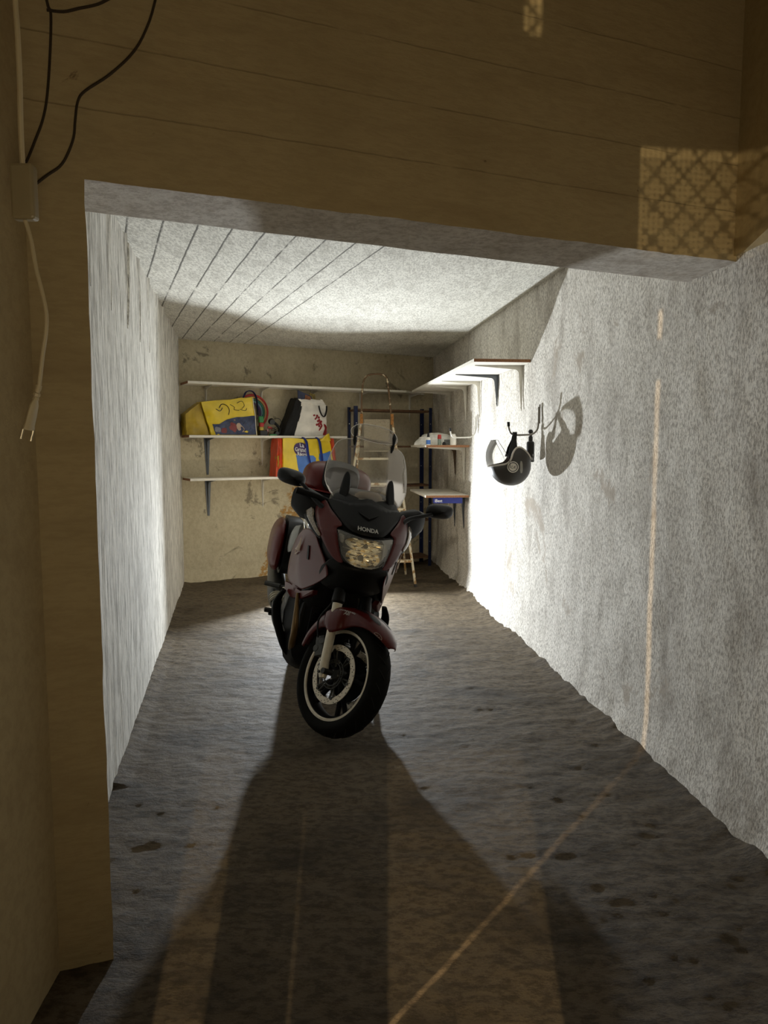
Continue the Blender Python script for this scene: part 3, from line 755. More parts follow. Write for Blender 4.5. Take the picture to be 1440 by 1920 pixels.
obj('raised_corner', bm, M_yel, t)
obj('blue_print', patch(P, [(0.30, 0.02), (0.62, 0.02), (0.64, 0.50), (0.60, 0.56), (0.24, 0.56)], 4, 0.0035, 0), M_lblu, t)
obj('blue_print', patch(P, [(0.76, 0.20), (0.94, 0.20), (0.97, 0.68), (0.86, 0.62), (0.72, 0.60), (0.70, 0.48)], 4, 0.0035, 0), M_lblu, t)
bm = bmesh.new(); 
el = [(0.36 + 0.155 * math.cos(a), 0.715 + 0.185 * math.sin(a)) for a in [2 * math.pi * k / 24 for k in range(24)]]
obj('oval_print', patch(P, el, 4, 0.0055, 0), M_prp, t)
M_ink = mat('white_ink', (0.75, 0.75, 0.75), 0.5)
bm = bmesh.new()
for s, u, v, sz in (('La', 0.375, 0.82, 0.066), ('Grande', 0.365, 0.705, 0.060), ('Récré', 0.365, 0.59, 0.055)):
    merge(bm, text_bm(s, sz, 0.0004, lambda x, y, z, u=u, v=v: on_front(P, u + x * 0.9 / 0.6, v + y / 0.41, 0.0085) + V((0, -z, 0)), bold=0.0012))
obj('lettering', bm, M_ink, t, smooth=False)
bm = bmesh.new()
for u0, u1 in ((0.475, 0.53), (0.755, 0.76)):
    add_tube(bm, [V((P(u0 - .02, 1, 1).x, -0.22, 0.425)), on_front(P, u0, 0.93, .012), on_front(P, u0 + .004, 0.6, .014), on_front(P, (u0 + u1) / 2, 0.35, .013), on_front(P, u1, 0.12, .012)], [0.021, 0.021, 0.021, 0.014, 0.010], 8, smooth=4, flat=0.25)
obj('strap', bm, M_blu, t)
# --- rainbow toy
t = thing('toy_rainbow', 'rainbow-striped arch toy leaning behind the yellow bag', 'toy', matrix=BM(0.765, Z0))
for k, (c, nm) in enumerate([((0.42, 0.015, 0.012), 'red'), ((0.50, 0.25, 0.10), 'orange'), ((0.02, 0.16, 0.10), 'green'), ((0.14, 0.24, 0.30), 'grey_blue'), ((0.06, 0.03, 0.10), 'purple')]):
    r = 0.172 - k * 0.022; bm = bmesh.new()
    add_tube(bm, [V((r * math.cos(a), -0.058, 0.258 + r * math.sin(a) * 1.06)) for a in [math.radians(-50 + 190 * i / 24) for i in range(25)]], 0.0105, 8)
    obj('arch', bm, mat('toy_' + nm, c, 0.35), t)['label'] = nm.replace('_', ' ') + ' arch'
bm = bmesh.new(); add_box(bm, (0.085, -0.058, 0.055), (0.05, 0.03, 0.108)); obj('toy_foot', bm, mat('black_toy', (0.02, 0.02, 0.02), 0.5), t, smooth=False, bevel=0.004)
def block(label, s, z, size, m, d=0.24, rot=0.0, nm='toy_block', grp='toy blocks beside the yellow bag'):
    o = obj(nm, (lambda b: (add_box(b, (0, 0, size[2] / 2), size), b)[1])(bmesh.new()), m, smooth=False, bevel=min(size) * 0.12)
    o.matrix_basis = BM(s, z) @ Matrix.Translation((0, -d, 0)) @ Matrix.Rotation(rot, 4, 'Z'); tag(o, label, 'toy', grp); return o
block('black base block under the stack of coloured toy blocks', 0.815, Z0, (0.085, 0.06, 0.055), mat('black_toy', (0.02, 0.02, 0.02), 0.5))
block('yellow toy block just above the black base block', 0.795, Z0 + 0.055, (0.042, 0.045, 0.038), mat('toy_yellow', (0.45, 0.32, 0.03), 0.4))
block('red toy block between the yellow and green blocks', 0.797, Z0 + 0.093, (0.044, 0.045, 0.045), M_red)
block('green toy block on top of the red one', 0.793, Z0 + 0.138, (0.048, 0.045, 0.068), M_grn)
block('small pale pink toy cube beside the green block', 0.862, Z0 + 0.038, (0.026, 0.03, 0.030), M_pnk, rot=0.3)
block('dull brown block under the pale pink toy cube', 0.862, Z0, (0.024, 0.03, 0.038), M_wood)
block('flat green toy plate lying in front of the headset', 0.915, Z0, (0.075, 0.04, 0.016), M_grn, d=0.265)
# headset
t = thing('headset', 'black headset with coiled leads lying left of the white tote bag', 'headphones', matrix=BM(0.96, Z0))
bm = bmesh.new(); add_tube(bm, [V((0.050, -0.20, 0.02)), V((0.055, -0.20, 0.075)), V((0.02, -0.20, 0.125)), V((-0.035, -0.20, 0.15))], [0.022, 0.019, 0.020, 0.026], 10, smooth=5, flat=0.7); obj('headband', bm, M_cblk, t)
bm = bmesh.new(); add_tube(bm, [V((-0.035, -0.20, 0.155)), V((-0.035, -0.235, 0.145))], [0.036, 0.030], 14); obj('ear_pad', bm, M_blk, t)
bm = bmesh.new(); add_tube(bm, [V((0.010, -0.21, 0.026)), V((0.012, -0.25, 0.026))], [0.026, 0.022], 14); obj('ear_pad', bm, M_blk, t)
bm = bmesh.new()
add_tube(bm, [V((-0.02, -0.2, 0.17)), V((0.03, -0.19, 0.19)), V((0.075, -0.19, 0.17)), V((0.085, -0.2, 0.10)), V((0.06, -0.2, 0.05))], 0.0028, 6, smooth=6)
add_tube(bm, [V((-0.045 + 0.045 * math.cos(a), -0.255, 0.05 + 0.033 * math.sin(a))) for a in [2 * math.pi * k / 20 for k in range(20)]], 0.0028, 6, closed=True)
add_tube(bm, [V((-0.02 + 0.04 * math.cos(a), -0.262, 0.075 + 0.02 * math.sin(a + 1))) for a in [2 * math.pi * k / 20 for k in range(20)]], 0.0025, 6, closed=True)
obj('lead', bm, M_cblk, t)
bm = bmesh.new(); add_box(bm, (-0.06, -0.225, 0.085), (0.05, 0.02, 0.022), Matrix.Rotation(0.3, 3, 'Y')); obj('red_clip', bm, M_red, t, smooth=False)

# ================================================================== ITEMS ON THE RIGHT SHELF
ZS = 1.452
def SH(px, y): return (px, y, ZS)
# crumpled clear plastic bag
bm = bmesh.new(); nu, nv = 40, 20; G = []
for j in range(nv + 1):
    v = j / nv; row = []
    for i in range(nu):
        a = 2 * math.pi * i / nu; hz = 0.125 * math.sin(v * math.pi / 2) ** 0.8 * 1.0
        r = math.cos(v * math.pi / 2) ** 0.55 if v < 1 else 0.0
        x = 0.185 * r * math.cos(a) * (1.0 + 0.20 * max(0, -math.cos(a)) * (1 - v)); y = 0.10 * r * math.sin(a)
        k = 0.022 * fb(x * 22, y * 22 + 5, v * 4) + 0.010 * abs(fb(x * 60, y * 60, v * 9)) 
        row.append(bm.verts.new((x * (1 + k * 5), y * (1 + k * 5), max(0.001, hz * (1 + 2.2 * k) - (0.03 * (x / 0.18) ** 2 * v)))))
    G.append(row)
for j in range(nv):
    for i in range(nu): bm.faces.new((G[j][i], G[j][(i + 1) % nu], G[j + 1][(i + 1) % nu], G[j + 1][i]))
bm.faces.new(G[0][::-1])
bmesh.ops.remove_doubles(bm, verts=bm.verts[:], dist=1e-5)
o = obj('plastic_bag', bm, mat('translucent_film', (0.62, 0.60, 0.54), 0.22, coat=0.8, scale=30, var=0.12, bump=0.6)); o.location = (0.535, 7.30, ZS)
tag(o, 'crumpled whitish plastic bag behind the bottles on the right shelf', 'bag')
def bottle(label, x, y, r, h, body, capm, cr, ch, lab=None, neck=0.6, z=ZS, cat='bottle', name='bottle'):
    t = thing(name, label, cat, (x, y, z), group='small bottles on the right shelf')
    bm = bmesh.new(); add_lathe(bm, [(0, 0), (r * .93, 0), (r, 0.004), (r, h * .80), (r * .9, h * .88), (cr * .8, h), (0, h)], 20); obj('bottle_body', bm, body, t)
    bm = bmesh.new(); add_lathe(bm, [(0, h), (cr, h), (cr * neck, h + ch * .95), (cr * neck * .9, h + ch), (0, h + ch)], 16); obj('cap', bm, capm, t)
    if lab:
        bm = bmesh.new(); add_lathe(bm, [(r + .0004, h * .1), (r + .0008, h * .12), (r + .0008, h * .62), (r + .0004, h * .64)], 20); obj('bottle_label', bm, lab, t)
    return t
bottle('small bottle with black cap and light blue label at the left on the right shelf', 0.436, 7.02, 0.021, 0.078, M_white, M_cblk, 0.014, 0.045, M_lblu)
bottle('small bottle with a red cap in front of the plastic bag', 0.546, 7.03, 0.018, 0.060, mat('grey_label', (0.20, 0.24, 0.20), 0.5, scale=60, var=0.4), M_red, 0.020, 0.042, None, 0.85)
bottle('plain white bottle at the right end of the shelf under the hook', 0.680, 7.02, 0.031, 0.105, M_white, M_white, 0.026, 0.004, None, 0.9)
bottle('tiny round black pot between the red-capped and the plain white bottle', 0.590, 7.01, 0.018, 0.022, M_cblk, M_cblk, 0.012, 0.010, None, 0.8, cat='pot', name='pot')
t = thing('tin', 'small dark patterned tin beside the plain white bottle', 'tin', (0.630, 7.09, ZS))
bm = bmesh.new(); add_box(bm, (0, 0, 0.0275), (0.062, 0.03, 0.055)); obj('tin_body', bm, mat('patterned_tin', (0.12, 0.12, 0.11), 0.4, scale=160, var=0.9), t, smooth=False, bevel=0.003)

# ================================================================== HOOKS, HELMET, SPRAY
M_hook = mat('hook_steel', (0.30, 0.28, 0.25), 0.35, 0.7); M_hookw = mat('hook_white_steel', (0.62, 0.60, 0.54), 0.35, 0.3)
def hook(label, m, y, zt, reach=0.21):
    w = RW(y, 0.012, zt); t = thing('wall_hook', label, 'hook', (w.x, w.y, w.z))
    P = lambda d, z, dy=0.0: tuple(nR * d + tR * dy + V((0, 0, z)))
    bm = bmesh.new(); add_tube(bm, [P(0.006, -0.005), P(0.006, -0.10), P(0.014, -0.155), P(0.045, -0.185), P(0.09, -0.192), P(reach - 0.045, -0.192), P(reach - 0.012, -0.175), P(reach, -0.135), P(reach + .002, -0.115)], 0.0065, 10, smooth=5)
    obj('hook_arm', bm, m, t)
    bm = bmesh.new(); add_tube(bm, [P(reach, -0.135), P(reach + .002, -0.105)], 0.0095, 12); obj('hook_tip', bm, M_cblk, t)
    bm = bmesh.new(); add_box(bm, P(0.0, -0.05), (0.006, 0.03, 0.13)); obj('mounting_plate', bm, m, t, smooth=False, bevel=0.001)
    for zz in (-0.005, -0.095):
        bm = bmesh.new(); add_tube(bm, [P(0.002, zz, 0.0), P(0.009, zz, 0.0)], 0.005, 8); obj('screw', bm, mat('steel_bolt', (0.6, 0.6, 0.58), 0.3, 0.9), t)
    return t, P
hook('steel hook with a black tip on the right wall holding the helmet', M_hook, 4.88, 1.713, 0.215)
hook('whitish empty hook with a black tip further along the right wall', M_hookw, 6.68, 1.715, 0.245)
# helmet hangs upside down
HC = V((0.868, 4.85, 1.312))
th_ = thing('motorcycle_helmet', 'black open-face helmet with clear visor hanging upside down on the hook', 'helmet', matrix=Matrix.Translation(HC) @ Matrix.Rotation(math.radians(180), 4, 'Y') @ Matrix.Rotation(math.radians(3), 4, 'Z'))
def shell_pt(lx, lz, k=1.0, side=-1):
    a = 0.150 if lx > 0 else 0.132; c = 0.137
    zz = lz if lz > 0 else lz * 0.62
    q = 1 - (lx / (a * k)) ** 2 - (zz / (c * k)) ** 2
    return (lx, side * 0.122 * k * math.sqrt(max(q, 0.0)), lz)
BND = [(0.152, 0.004), (0.10, -0.004), (0.045, -0.016), (0.018, -0.045), (0.004, -0.088), (-0.018, -0.118), (-0.045, -0.124), (-0.075, -0.108), (-0.105, -0.080), (-0.124, -0.052)]
def bz(lx):
    b = sorted(BND); 
    if lx <= b[0][0]: return b[0][1]
    for p, q in zip(b, b[1:]):
        if p[0] <= lx <= q[0]: return p[1] + (q[1] - p[1]) * (lx - p[0]) / (q[0] - p[0])
    return b[-1][1]
def helmet_shell(k):
    bm = bmesh.new(); nu, nv = 96, 72; G = []
    for j in range(nv + 1):
        ph = math.pi * j / nv; row = []
        for i in range(nu):
            th = 2 * math.pi * i / nu; cx, cy, cz = math.sin(ph) * math.cos(th), math.sin(ph) * math.sin(th), math.cos(ph)
            x = cx * (0.150 if cx > 0 else 0.132) * k; y = cy * 0.122 * k; z = cz * 0.137 * k
            if z < 0: z /= 0.62
            row.append(bm.verts.new((x, y, max(z, bz(x) - 0.004))))
        G.append(row)
    for j in range(nv):
        for i in range(nu):
            vs = (G[j][i], G[j + 1][i], G[j + 1][(i + 1) % nu], G[j][(i + 1) % nu])
            if all(v.co.z <= bz(v.co.x) - 0.0039 for v in vs): continue
            try: bm.faces.new(vs)
            except ValueError: pass
    bmesh.ops.delete(bm, geom=[v for v in bm.verts if not v.link_faces], context='VERTS')
    bmesh.ops.remove_doubles(bm, verts=bm.verts[:], dist=1e-5)
    return bm
M_helm = mat('matt_black_shell', (0.055, 0.050, 0.044), 0.45, coat=0.1, scale=10, var=0.08)
obj('shell', helmet_shell(1.0), M_helm, th_)
obj('lining', helmet_shell(0.93), mat('dark_red_lining', (0.06, 0.02, 0.018), 0.9, scale=50, var=0.3), th_)
bm = bmesh.new()
P_ = []
for sd in (-1, 1):
    b = catmull([(p[0], 0, p[1]) for p in BND], 4); pts = []
    for q in b:
        s = shell_pt(q.x, q.z, 0.997, sd); pts.append(V(s))
    P_.append(pts)
ring = P_[0] + P_[1][::-1]
add_tube(bm, ring, 0.0062, 8, closed=True)
obj('edge_trim', bm, mat('silver_trim', (0.70, 0.64, 0.56), 0.4), th_)
bm = bmesh.new(); c = V(shell_pt(0.004, 0.006, 1.0)); Mx = Matrix.Translation(c + V((0, -0.001, 0))) @ Matrix.Rotation(math.pi / 2, 4, 'X')
add_lathe(bm, [(0.0315, -0.004), (0.0315, 0.004), (0.035, 0.005), (0.0375, 0.003), (0.0375, -0.004)], 32, Mx); add_lathe(bm, [(0, 0.0032), (0.026, 0.0032), (0.0265, 0.0), (0.0265, -0.004)], 32, Mx)
bd = obj('badge', bm, mat('silver_badge', (0.85, 0.80, 0.70), 0.45), th_)
bm = bmesh.new(); add_lathe(bm, [(0.027, -0.003), (0.027, 0.0028), (0.031, 0.0028), (0.031, -0.003)], 32, Mx)
add_tube(bm, [Mx @ V(p) for p in ((-0.010, -0.006, .0036), (-0.002, 0.008, .0036), (0.008, 0.010, .0036), (0.010, 0.0, .0036), (0.002, -0.010, .0036))], 0.0020, 6, smooth=4, flat=0.5)
add_tube(bm, [Mx @ V(p) for p in ((-0.014, 0.010, .0036), (-0.012, 0.0, .0036), (-0.016, -0.008, .0036))], 0.0018, 6, smooth=3)
obj('badge_emblem', bm, mat('dark_ink', (0.02, 0.018, 0.03), 0.5), bd)
def patch_q(x, z): p = shell_pt(x, z, 1.004); return (p[0], p[1] - 0.0012, p[2])
obj('reflective_patch', panel_bm([(-0.043, -0.034), (-0.060, -0.032), (-0.064, 0.046), (-0.045, 0.048)], patch_q, 3, 1), mat('grey_reflective', (0.34, 0.33, 0.28), 0.3), th_)
# visor bubble
bm = bmesh.new(); nu, nv = 28, 14; G = []
for j in range(nv + 1):
    v = j / nv; z = 0.012 - 0.185 * v; rad = 0.158 + 0.018 * math.sin(v * math.pi) - 0.020 * v * v
    half = math.radians(82 - 38 * v ** 2.2); row = []
    for i in range(nu + 1):
        a = -half + 2 * half * i / nu; row.append(bm.verts.new((rad * math.cos(a) * 1.02 - 0.0 * v, rad * 0.86 * math.sin(a), z)))
    G.append(row)
for j in range(nv):
    for i in range(nu): bm.faces.new((G[j][i], G[j][i + 1], G[j + 1][i + 1], G[j + 1][i]))
vis = obj('visor', bm, clear('clear_visor', alpha=0.01), th_)
bm = bmesh.new(); ed = [G[nv][i].co.copy() if G[nv][i].is_valid else None for i in range(0)]
def vpt(u, v):
    z = 0.012 - 0.185 * v; rad = 0.158 + 0.018 * math.sin(v * math.pi) - 0.020 * v * v; half = math.radians(82 - 38 * v ** 2.2); a = -half + 2 * half * u
    return V((rad * math.cos(a) * 1.02, rad * 0.86 * math.sin(a), z))
add_tube(bm, [vpt(0, v / 10) for v in range(11)] + [vpt(u / 20, 1) for u in range(1, 20)] + [vpt(1, v / 10) for v in range(10, -1, -1)], 0.0016, 6)
obj('visor_rim', bm, mat('dark_rim', (0.05, 0.05, 0.05), 0.4), vis)
# chin strap over the hook
bm = bmesh.new()
tp = V((0.030 - 0.058, -0.0, -0.213)); 
def quadstrip(path, w):
    R = []
    for p, ww in zip(path, w): p = V(p); R.append([p + V((-ww, 0.002, 0)), p + V((ww, 0.002, 0)), p + V((ww, -0.002, 0)), p + V((-ww, -0.002, 0))])
    add_loft(bm, R)
quadstrip([(0.005, -0.095, -0.06), (-0.005, -0.06, -0.12), (-0.015, -0.02, -0.175), (-0.020, -0.012, -0.212)], [0.028, 0.026, 0.015, 0.014])
quadstrip([(0.005, 0.095, -0.06), (-0.005, 0.07, -0.12), (-0.015, 0.03, -0.175), (-0.020, 0.014, -0.212)], [0.028, 0.026, 0.015, 0.014])
add_tube(bm, [(-0.034, 0, -0.214), (-0.006, 0, -0.214)], 0.0145, 10)
obj('chin_strap', bm, M_cblk, th_)
# spray bottle on the hook
t = thing('spray_bottle', 'slim black bottle hanging from the hook beside the helmet', 'bottle', (1.012, 4.925, 1.335))
bm = bmesh.new(); add_lathe(bm, [(0, 0), (0.025, 0), (0.027, 0.004), (0.027, 0.125), (0.024, 0.138), (0.013, 0.146), (0.013, 0.150), (0, 0.150)], 24); obj('bottle_body', bm, M_blk, t)
bm = bmesh.new(); add_lathe(bm, [(0.0, 0.147), (0.0145, 0.147), (0.0145, 0.172), (0.010, 0.178), (0.012, 0.190), (0.0165, 0.200), (0.0165, 0.212), (0.010, 0.222), (0, 0.224)], 18); obj('cap', bm, M_blk, t)
bm = bmesh.new(); add_lathe(bm, [(0.0272, 0.012), (0.0276, 0.013), (0.0276, 0.030), (0.0272, 0.031)], 20, arc=(math.radians(240), math.radians(300))); add_lathe(bm, [(0.0272, 0.040), (0.0276, 0.041), (0.0276, 0.055), (0.0272, 0.056)], 20, arc=(math.radians(290), math.radians(310)))
obj('bottle_label', bm, mat('grey_text', (0.30, 0.29, 0.27), 0.5), t)

# ================================================================== CABLES IN THE PASSAGE
M_cab = mat('dark_cable', (0.035, 0.022, 0.010), 0.7); M_cord = mat('cream_cord', (0.55, 0.47, 0.30), 0.5, scale=8, var=0.08)
bm = bmesh.new(); add_tube(bm, [(-0.835, 1.857, 2.565), (-0.828, 1.859, 2.527), (-0.823, 1.861, 2.508), (-0.828, 1.859, 2.418), (-0.838, 1.855, 2.315), (-0.85, 1.851, 2.256), (-0.867, 1.844, 2.206), (-0.885, 1.835, 2.155), (-0.892, 1.825, 2.135)], 0.0036, 6, smooth=4)
tag(obj('cable', bm, M_cab), 'thin dark cable running down the beam at the far left corner', 'cable', 'dark cables on the beam')
bm = bmesh.new(); add_tube(bm, [(-0.829, 1.852, 2.515), (-0.795, 1.868, 2.52), (-0.761, 1.882, 2.536), (-0.72, 1.898, 2.555), (-0.678, 1.915, 2.585), (-0.60, 1.945, 2.62)], 0.0038, 6, smooth=4)
tag(obj('cable', bm, M_cab), 'short dark cable branching right near the top edge of the beam', 'cable', 'dark cables on the beam')
bm = bmesh.new(); add_tube(bm, [(-0.585, 1.955, 2.625), (-0.607, 1.947, 2.542), (-0.643, 1.932, 2.462), (-0.701, 1.909, 2.392), (-0.756, 1.888, 2.343), (-0.773, 1.881, 2.314), (-0.78, 1.878, 2.268), (-0.785, 1.876, 2.225), (-0.8, 1.87, 2.181), (-0.817, 1.863, 2.15), (-0.843, 1.848, 2.123), (-0.872, 1.832, 2.091)], 0.0036, 6, smooth=4)
tag(obj('cable', bm, M_cab), 'long dark cable curving across the beam down to the pier corner', 'cable', 'dark cables on the beam')
t = thing('power_cord', 'cream power cord with inline box and plug hanging down the left edge', 'cord', (-0.709, 1.45, 1.47))
bm = bmesh.new(); add_tube(bm, [(-0.725, 1.45, 3.22), (-0.715, 1.45, 2.7), (-0.709, 1.45, 2.321), (-0.707, 1.45, 2.244), (-0.707, 1.45, 2.156), (-0.709, 1.45, 2.077), (-0.709, 1.45, 1.995)], 0.0052, 8, smooth=5); obj('upper_cord', bm, M_cord, t, world=True)
bm = bmesh.new(); add_box(bm, (-0.708, 1.45, 1.945), (0.046, 0.026, 0.106)); bx = obj('inline_box', bm, mat('beige_plastic', (0.30, 0.245, 0.14), 0.45, var=0.06), t, world=True, smooth=False, bevel=0.006)
bm = bmesh.new(); add_tube(bm, [(-0.709, 1.45, 1.894), (-0.699, 1.45, 1.855), (-0.691, 1.45, 1.798), (-0.681, 1.45, 1.752), (-0.675, 1.45, 1.71), (-0.678, 1.45, 1.673), (-0.686, 1.45, 1.631), (-0.696, 1.45, 1.568)], 0.0040, 8, smooth=5); obj('lower_cord', bm, M_cord, t, world=True)
bm = bmesh.new(); pl0, pl1 = V((-0.696, 1.45, 1.570)), V((-0.722, 1.45, 1.482)); d = (pl1 - pl0)
rr = []
add_tube(bm, [pl0 + d * k for k in (0, .10, .12, .16, .18, .24, .26, .32)], [.006, .006, .0045, .0045, .007, .007, .005, .007], 8); 
add_tube(bm, [pl0 + d * k for k in (.32, .45, .70, .92, .95, 1.0)], [.008, .014, .016, .0165, .0185, .0185], 12, flat=0.5)
pg = obj('plug', bm, M_cord, t, world=True)
bm = bmesh.new()
for s in (-0.010, 0.010): q = pl1 + V((s, 0, -s * 0.25)); add_tube(bm, [q, q + d.normalized() * 0.022], 0.0024, 8)
obj('plug_pin', bm, mat('plug_pin_metal', (0.55, 0.50, 0.38), 0.35, 0.7), pg, world=True)
# ================================================================== MOTORCYCLE
yaw, lean, steer = math.radians(11), math.radians(12.2), math.radians(33)
fx = V((math.sin(yaw), -math.cos(yaw), 0)); ly0 = V((math.cos(yaw), math.sin(yaw), 0)); kz = V((0, 0, 1))
lv = ly0 * math.cos(lean) - kz * math.sin(lean); uv = kz * math.cos(lean) + ly0 * math.sin(lean)
MBK = Matrix(((fx.x, lv.x, uv.x, -0.29), (fx.y, lv.y, uv.y, 3.47), (fx.z, lv.z, uv.z, 0.0), (0, 0, 0, 1)))
mc = thing('motorcycle', 'dark red touring motorcycle with panniers and top case leaning on its side stand', 'motorcycle', matrix=MBK)
M_paint = mat('dark_red_paint', (0.072, 0.004, 0.003), 0.36, 0.0, coat=0.10, scale=300, var=0.15)
M_paint.node_tree.nodes['Principled BSDF'].inputs['Specular IOR Level'].default_value = 0.3
M_bk = mat('black_trim_plastic', (0.004, 0.004, 0.004), 0.45, scale=50, var=0.15)
M_bk.node_tree.nodes['Principled BSDF'].inputs['Specular IOR Level'].default_value = 0.22
M_bkm = mat('matt_black_metal', (0.005, 0.005, 0.005), 0.55, 0.1, scale=50, var=0.2)
M_alu = mat('warm_aluminium', (0.62, 0.57, 0.46), 0.42, 0.35, scale=40, var=0.08)
M_chr = mat('polished_metal', (0.60, 0.57, 0.50), 0.18, 0.95, scale=40, var=0.05)
M_drk = mat('dark_grey_metal', (0.05, 0.05, 0.045), 0.42, 0.6, scale=30, var=0.2)
M_tyre = mat('tyre_rubber', (0.005, 0.005, 0.004), 0.8, scale=60, var=0.25)
for _m in (M_tyre, M_bkm): _m.node_tree.nodes['Principled BSDF'].inputs['Specular IOR Level'].default_value = 0.12
M_seat = mat('seat_vinyl', (0.012, 0.012, 0.012), 0.6)
M_scr = clear('windscreen_plastic', (0.85, 0.80, 0.74), alpha=0.035, rough=0.10)
MS = Matrix.Translation((0.115, 0, 0)) @ Matrix.Rotation(steer, 4, V((-math.sin(math.radians(27)), 0, math.cos(math.radians(27))))) @ Matrix.Translation((-0.115, 0, 0))
def sobj(name, bm, m, parent=mc, **kw):
    for v in bm.verts: v.co = MS @ v.co
    return obj(name, bm, m, parent, **kw)
def wheel(C, R_, wd, fn, name):
    """tyre, rim, lips, spokes, hub; wheel plane is xz"""
    Mw = Matrix.Translation(C) @ Matrix.Rotation(math.pi / 2, 4, 'X')
    h = wd / 2; rr = R_ - 0.078
    bm = bmesh.new()
    add_lathe(bm, [(rr, -h * .68), (rr + .006, -h * .80), (rr + .030, -h * .97), (R_ - .034, -h * .97), (R_ - .016, -h * .78), (R_ - .006, -h * .48), (R_, 0),
                   (R_ - .006, h * .48), (R_ - .016, h * .78), (R_ - .034, h * .97), (rr + .030, h * .97), (rr + .006, h * .80), (rr, h * .68), (rr + .008, 0)], 72, Mw, closed=True)
    for k in range(26):       # sipes
        a0 = 2 * math.pi * k / 26
        for s in (-1, 1):
            pts = []
            for i in range(7):
                t = i / 6; hh = s * h * (0.12 + 0.62 * t); rad = R_ - 0.006 * (abs(hh) / h / .48) ** 2 * (1 if abs(hh) < .48 * h else 1) + 0.0006
                a = a0 + 0.16 * t + (0.12 if s > 0 else 0); rad = R_ + 0.0004 - 0.016 * (abs(hh) / (.78 * h)) ** 2.2
                pts.append(Mw @ V((rad * math.cos(a), rad * math.sin(a), hh)))
            add_tube(bm, pts, 0.0022, 4, mi=1)
    ty = fn(name, bm, [M_tyre, mat('tread_groove', (0.002, 0.002, 0.002), 0.9)])
    bm = bmesh.new(); add_lathe(bm, [(rr + .004, -h * .70), (rr - .012, -h * .66), (rr - .022, -h * .45), (rr - .026, 0), (rr - .022, h * .45), (rr - .012, h * .66), (rr + .004, h * .70), (rr + .006, 0)], 64, Mw, closed=True)
    fn('rim', bm, M_bkm, parent=ty)
    for s in (-1, 1):
        bm = bmesh.new(); add_lathe(bm, [(rr + .006, s * h * .70), (rr + .005, s * h * .80), (rr - .004, s * h * .82), (rr - .009, s * h * .74), (rr - .009, s * h * .66)], 64, Mw, closed=True)
        fn('rim_lip', bm, M_alu, parent=ty)['label'] = 'light metal rim lip'
    for k in range(5):
        bm = bmesh.new(); a = 2 * math.pi * k / 5 + 0.3
        for s in (-1, 1):
            p0 = Mw @ V((0.035 * math.cos(a), 0.035 * math.sin(a), 0)); p1 = Mw @ V((0.12 * math.cos(a + s * .08), 0.12 * math.sin(a + s * .08), 0)); p2 = Mw @ V(((rr - .02) * math.cos(a + s * .16), (rr - .02) * math.sin(a + s * .16), 0))
            add_tube(bm, [p0, p1, p2], [0.020, 0.014, 0.013], 8)
        fn('spoke', bm, M_bkm, parent=ty)
    bm = bmesh.new(); add_lathe(bm, [(0, -h * .9), (0.022, -h * .9), (0.030, -h * .75), (0.040, -h * .5), (0.040, h * .5), (0.030, h * .75), (0.022, h * .9), (0, h * .9)], 28, Mw)
    fn('hub', bm, M_drk, parent=ty)
    return ty, Mw
ft, Mw = wheel(V((0, 0, 0.300)), 0.300, 0.124, lambda n, b, m, parent=mc: sobj(n, b, m, parent), 'front_tyre')
def disc(Mw, y, ro, ri, fn, par):
    bm = bmesh.new(); add_lathe(bm, [(ri, y - .0022), (ro, y - .0022), (ro, y + .0022), (ri, y + .0022)], 72, Mw, closed=True)
    for k in range(30):
        for j, f_ in enumerate((0.18, 0.5, 0.82)):
            a = 2 * math.pi * (k + j * 0.33) / 30; r = ri + (ro - ri) * f_
            if (k + j) % 3 == 2: continue
            for sd in (-1, 1): add_tube(bm, [Mw @ V((r * math.cos(a), r * math.sin(a), y + sd * .0020)), Mw @ V((r * math.cos(a), r * math.sin(a), y + sd * .0027))], 0.0030, 6, mi=1)
    o = fn('brake_disc', bm, [mat('disc_steel', (0.62, 0.56, 0.45), 0.4, 0.35, scale=60, var=0.1), M_bkm], parent=par); o['label'] = 'drilled steel brake disc'
    bm = bmesh.new()
    for k in range(6):
        a = 2 * math.pi * k / 6
        for s in (-.12, .12): add_tube(bm, [Mw @ V((0.04 * math.cos(a), 0.04 * math.sin(a), y * .8)), Mw @ V((ri * 1.03 * math.cos(a + s), ri * 1.03 * math.sin(a + s), y))], 0.005, 6)
        add_tube(bm, [Mw @ V(((ri + .002) * math.cos(a), (ri + .002) * math.sin(a), y - .006)), Mw @ V(((ri + .002) * math.cos(a), (ri + .002) * math.sin(a), y + .006))], 0.008, 10)
    fn('disc_carrier', bm, M_drk, parent=par)
sf = lambda n, b, m, parent=mc: sobj(n, b, m, parent)
for y in (0.062, -0.062): disc(Mw, y, 0.148, 0.118, sf, ft)
bm = bmesh.new()
for k in range(44):
    a = 2 * math.pi * k / 44; add_tube(bm, [Mw @ V((0.060 * math.cos(a), 0.060 * math.sin(a), 0.068)), Mw @ V((0.072 * math.cos(a), 0.072 * math.sin(a), 0.068))], 0.0018, 4)
add_lathe(bm, [(0.055, .066), (0.060, .066), (0.060, .070), (0.055, .070)], 44, Mw, closed=True); add_lathe(bm, [(0.072, .066), (0.075, .066), (0.075, .070), (0.072, .070)], 44, Mw, closed=True)
sobj('sensor_ring', bm, M_drk, ft)
bm = bmesh.new(); add_lathe(bm, [(.045, -.046), (.118, -.056), (.118, -.052), (.045, -.042)], 48, Mw, closed=True); sobj('inner_plate', bm, M_bkm, ft)
